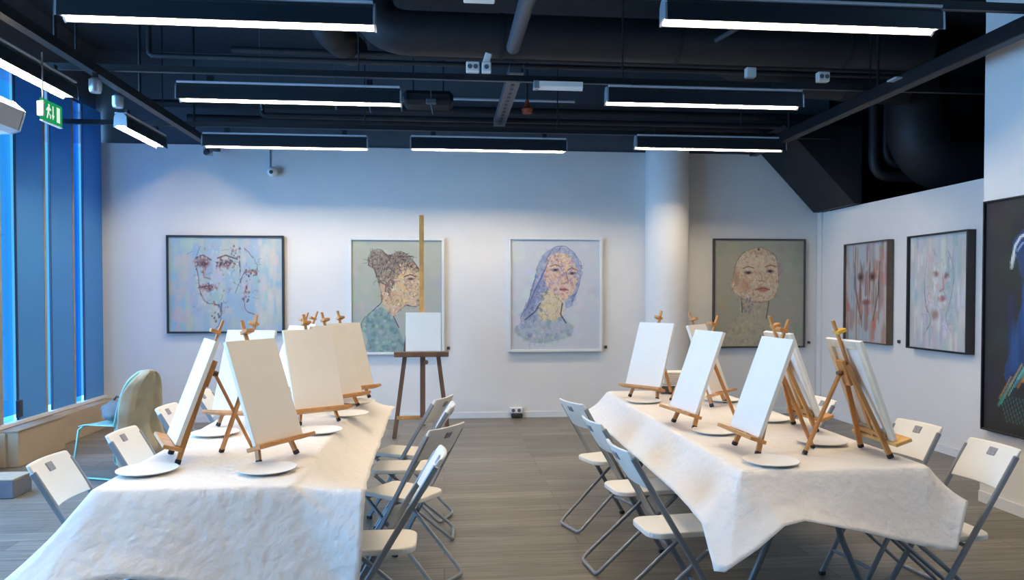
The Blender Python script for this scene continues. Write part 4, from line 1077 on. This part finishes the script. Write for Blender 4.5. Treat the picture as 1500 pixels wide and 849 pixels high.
# tiny wall tags beside the paintings
for x, y, z, lb, ax in ((-1.83, 8.99, 1.09, 'right of the wide blue face painting', 'y'), (.055, 8.99, .86, 'right of the profile painting', 'y'), (2.0, 8.99, .86, 'left of the round column', 'y'), (4.63, 8.99, .90, 'right of the olive portrait', 'y'), (4.738, 7.30, 1.02, 'between the two framed faces on the right wall', 'x')):
    d = (.035, .014, .035) if ax == 'y' else (.014, .035, .035)
    o = MB().box((0, 0, 0), d, bev=.004).build('wall_tag', M['frame_dark'], None, loc=(x, y, z))
    tag(o, 'tiny dark wall tag ' + lb, 'tag', 'wall tags')

# ------------------------------------------------------------------ daylight
w = bpy.data.worlds.new('World'); SC.world = w; w.use_nodes = True
nt = w.node_tree; N = nt.nodes; L = nt.links
bg = N['Background']
tc = N.new('ShaderNodeTexCoord'); sx = N.new('ShaderNodeSeparateXYZ'); L.new(tc.outputs['Generated'], sx.inputs[0])
rp = N.new('ShaderNodeValToRGB'); L.new(sx.outputs['Y'], rp.inputs['Fac'])
# sky made brighter for light through the unseen windows, dimmer through the visible ones
rp.color_ramp.elements[0].position = .55; rp.color_ramp.elements[0].color = (2.5, 5.4, 9.3, 1)
rp.color_ramp.elements[1].position = .82; rp.color_ramp.elements[1].color = (.10, .50, .95, 1)
L.new(rp.outputs['Color'], bg.inputs['Color']); bg.inputs['Strength'].default_value = 1.0
ld = bpy.data.lights.new('window_portal', 'AREA'); ld.shape = 'RECTANGLE'; ld.size = YB - Y0; ld.size_y = 3.3
ld.cycles.is_portal = True
lo = bpy.data.objects.new('window_portal', ld); COL.objects.link(lo)
lo.location = (XL - .32, (Y0 + YB) / 2, 1.98)
lo.rotation_euler = (Vector((1, 0, 0))).to_track_quat('-Z', 'Z').to_euler()
lo.rotation_euler = (PI / 2, 0, -PI / 2)

# ------------------------------------------------------------------ camera
F = 1080.0; HY = 430.0; VPX = 650.0; PT = R(1.2)
cam = bpy.data.cameras.new('camera'); co = bpy.data.objects.new('camera', cam); COL.objects.link(co)
cam.sensor_fit = 'HORIZONTAL'; cam.sensor_width = 36; cam.lens = 36 * F / 1500
cam.shift_y = (HY + F * math.tan(PT) - 424.5) / 1500
yaw = math.atan((750 - VPX) / F * math.cos(PT))
co.location = (0, 0, 1.52); co.rotation_euler = (PI / 2 - PT, 0, -yaw)
SC.camera = co
SC.view_settings.view_transform = 'Standard'; SC.view_settings.look = 'None'; SC.view_settings.gamma = 1
SC.view_settings.use_curve_mapping = False; SC.view_settings.exposure = 0.0
try:
    SC.cycles.use_denoising = True; SC.cycles.max_bounces = 8; SC.cycles.diffuse_bounces = 5; SC.cycles.transparent_max_bounces = 8
    SC.cycles.caustics_reflective = False; SC.cycles.caustics_refractive = False; SC.cycles.sample_clamp_indirect = 6
except Exception: pass
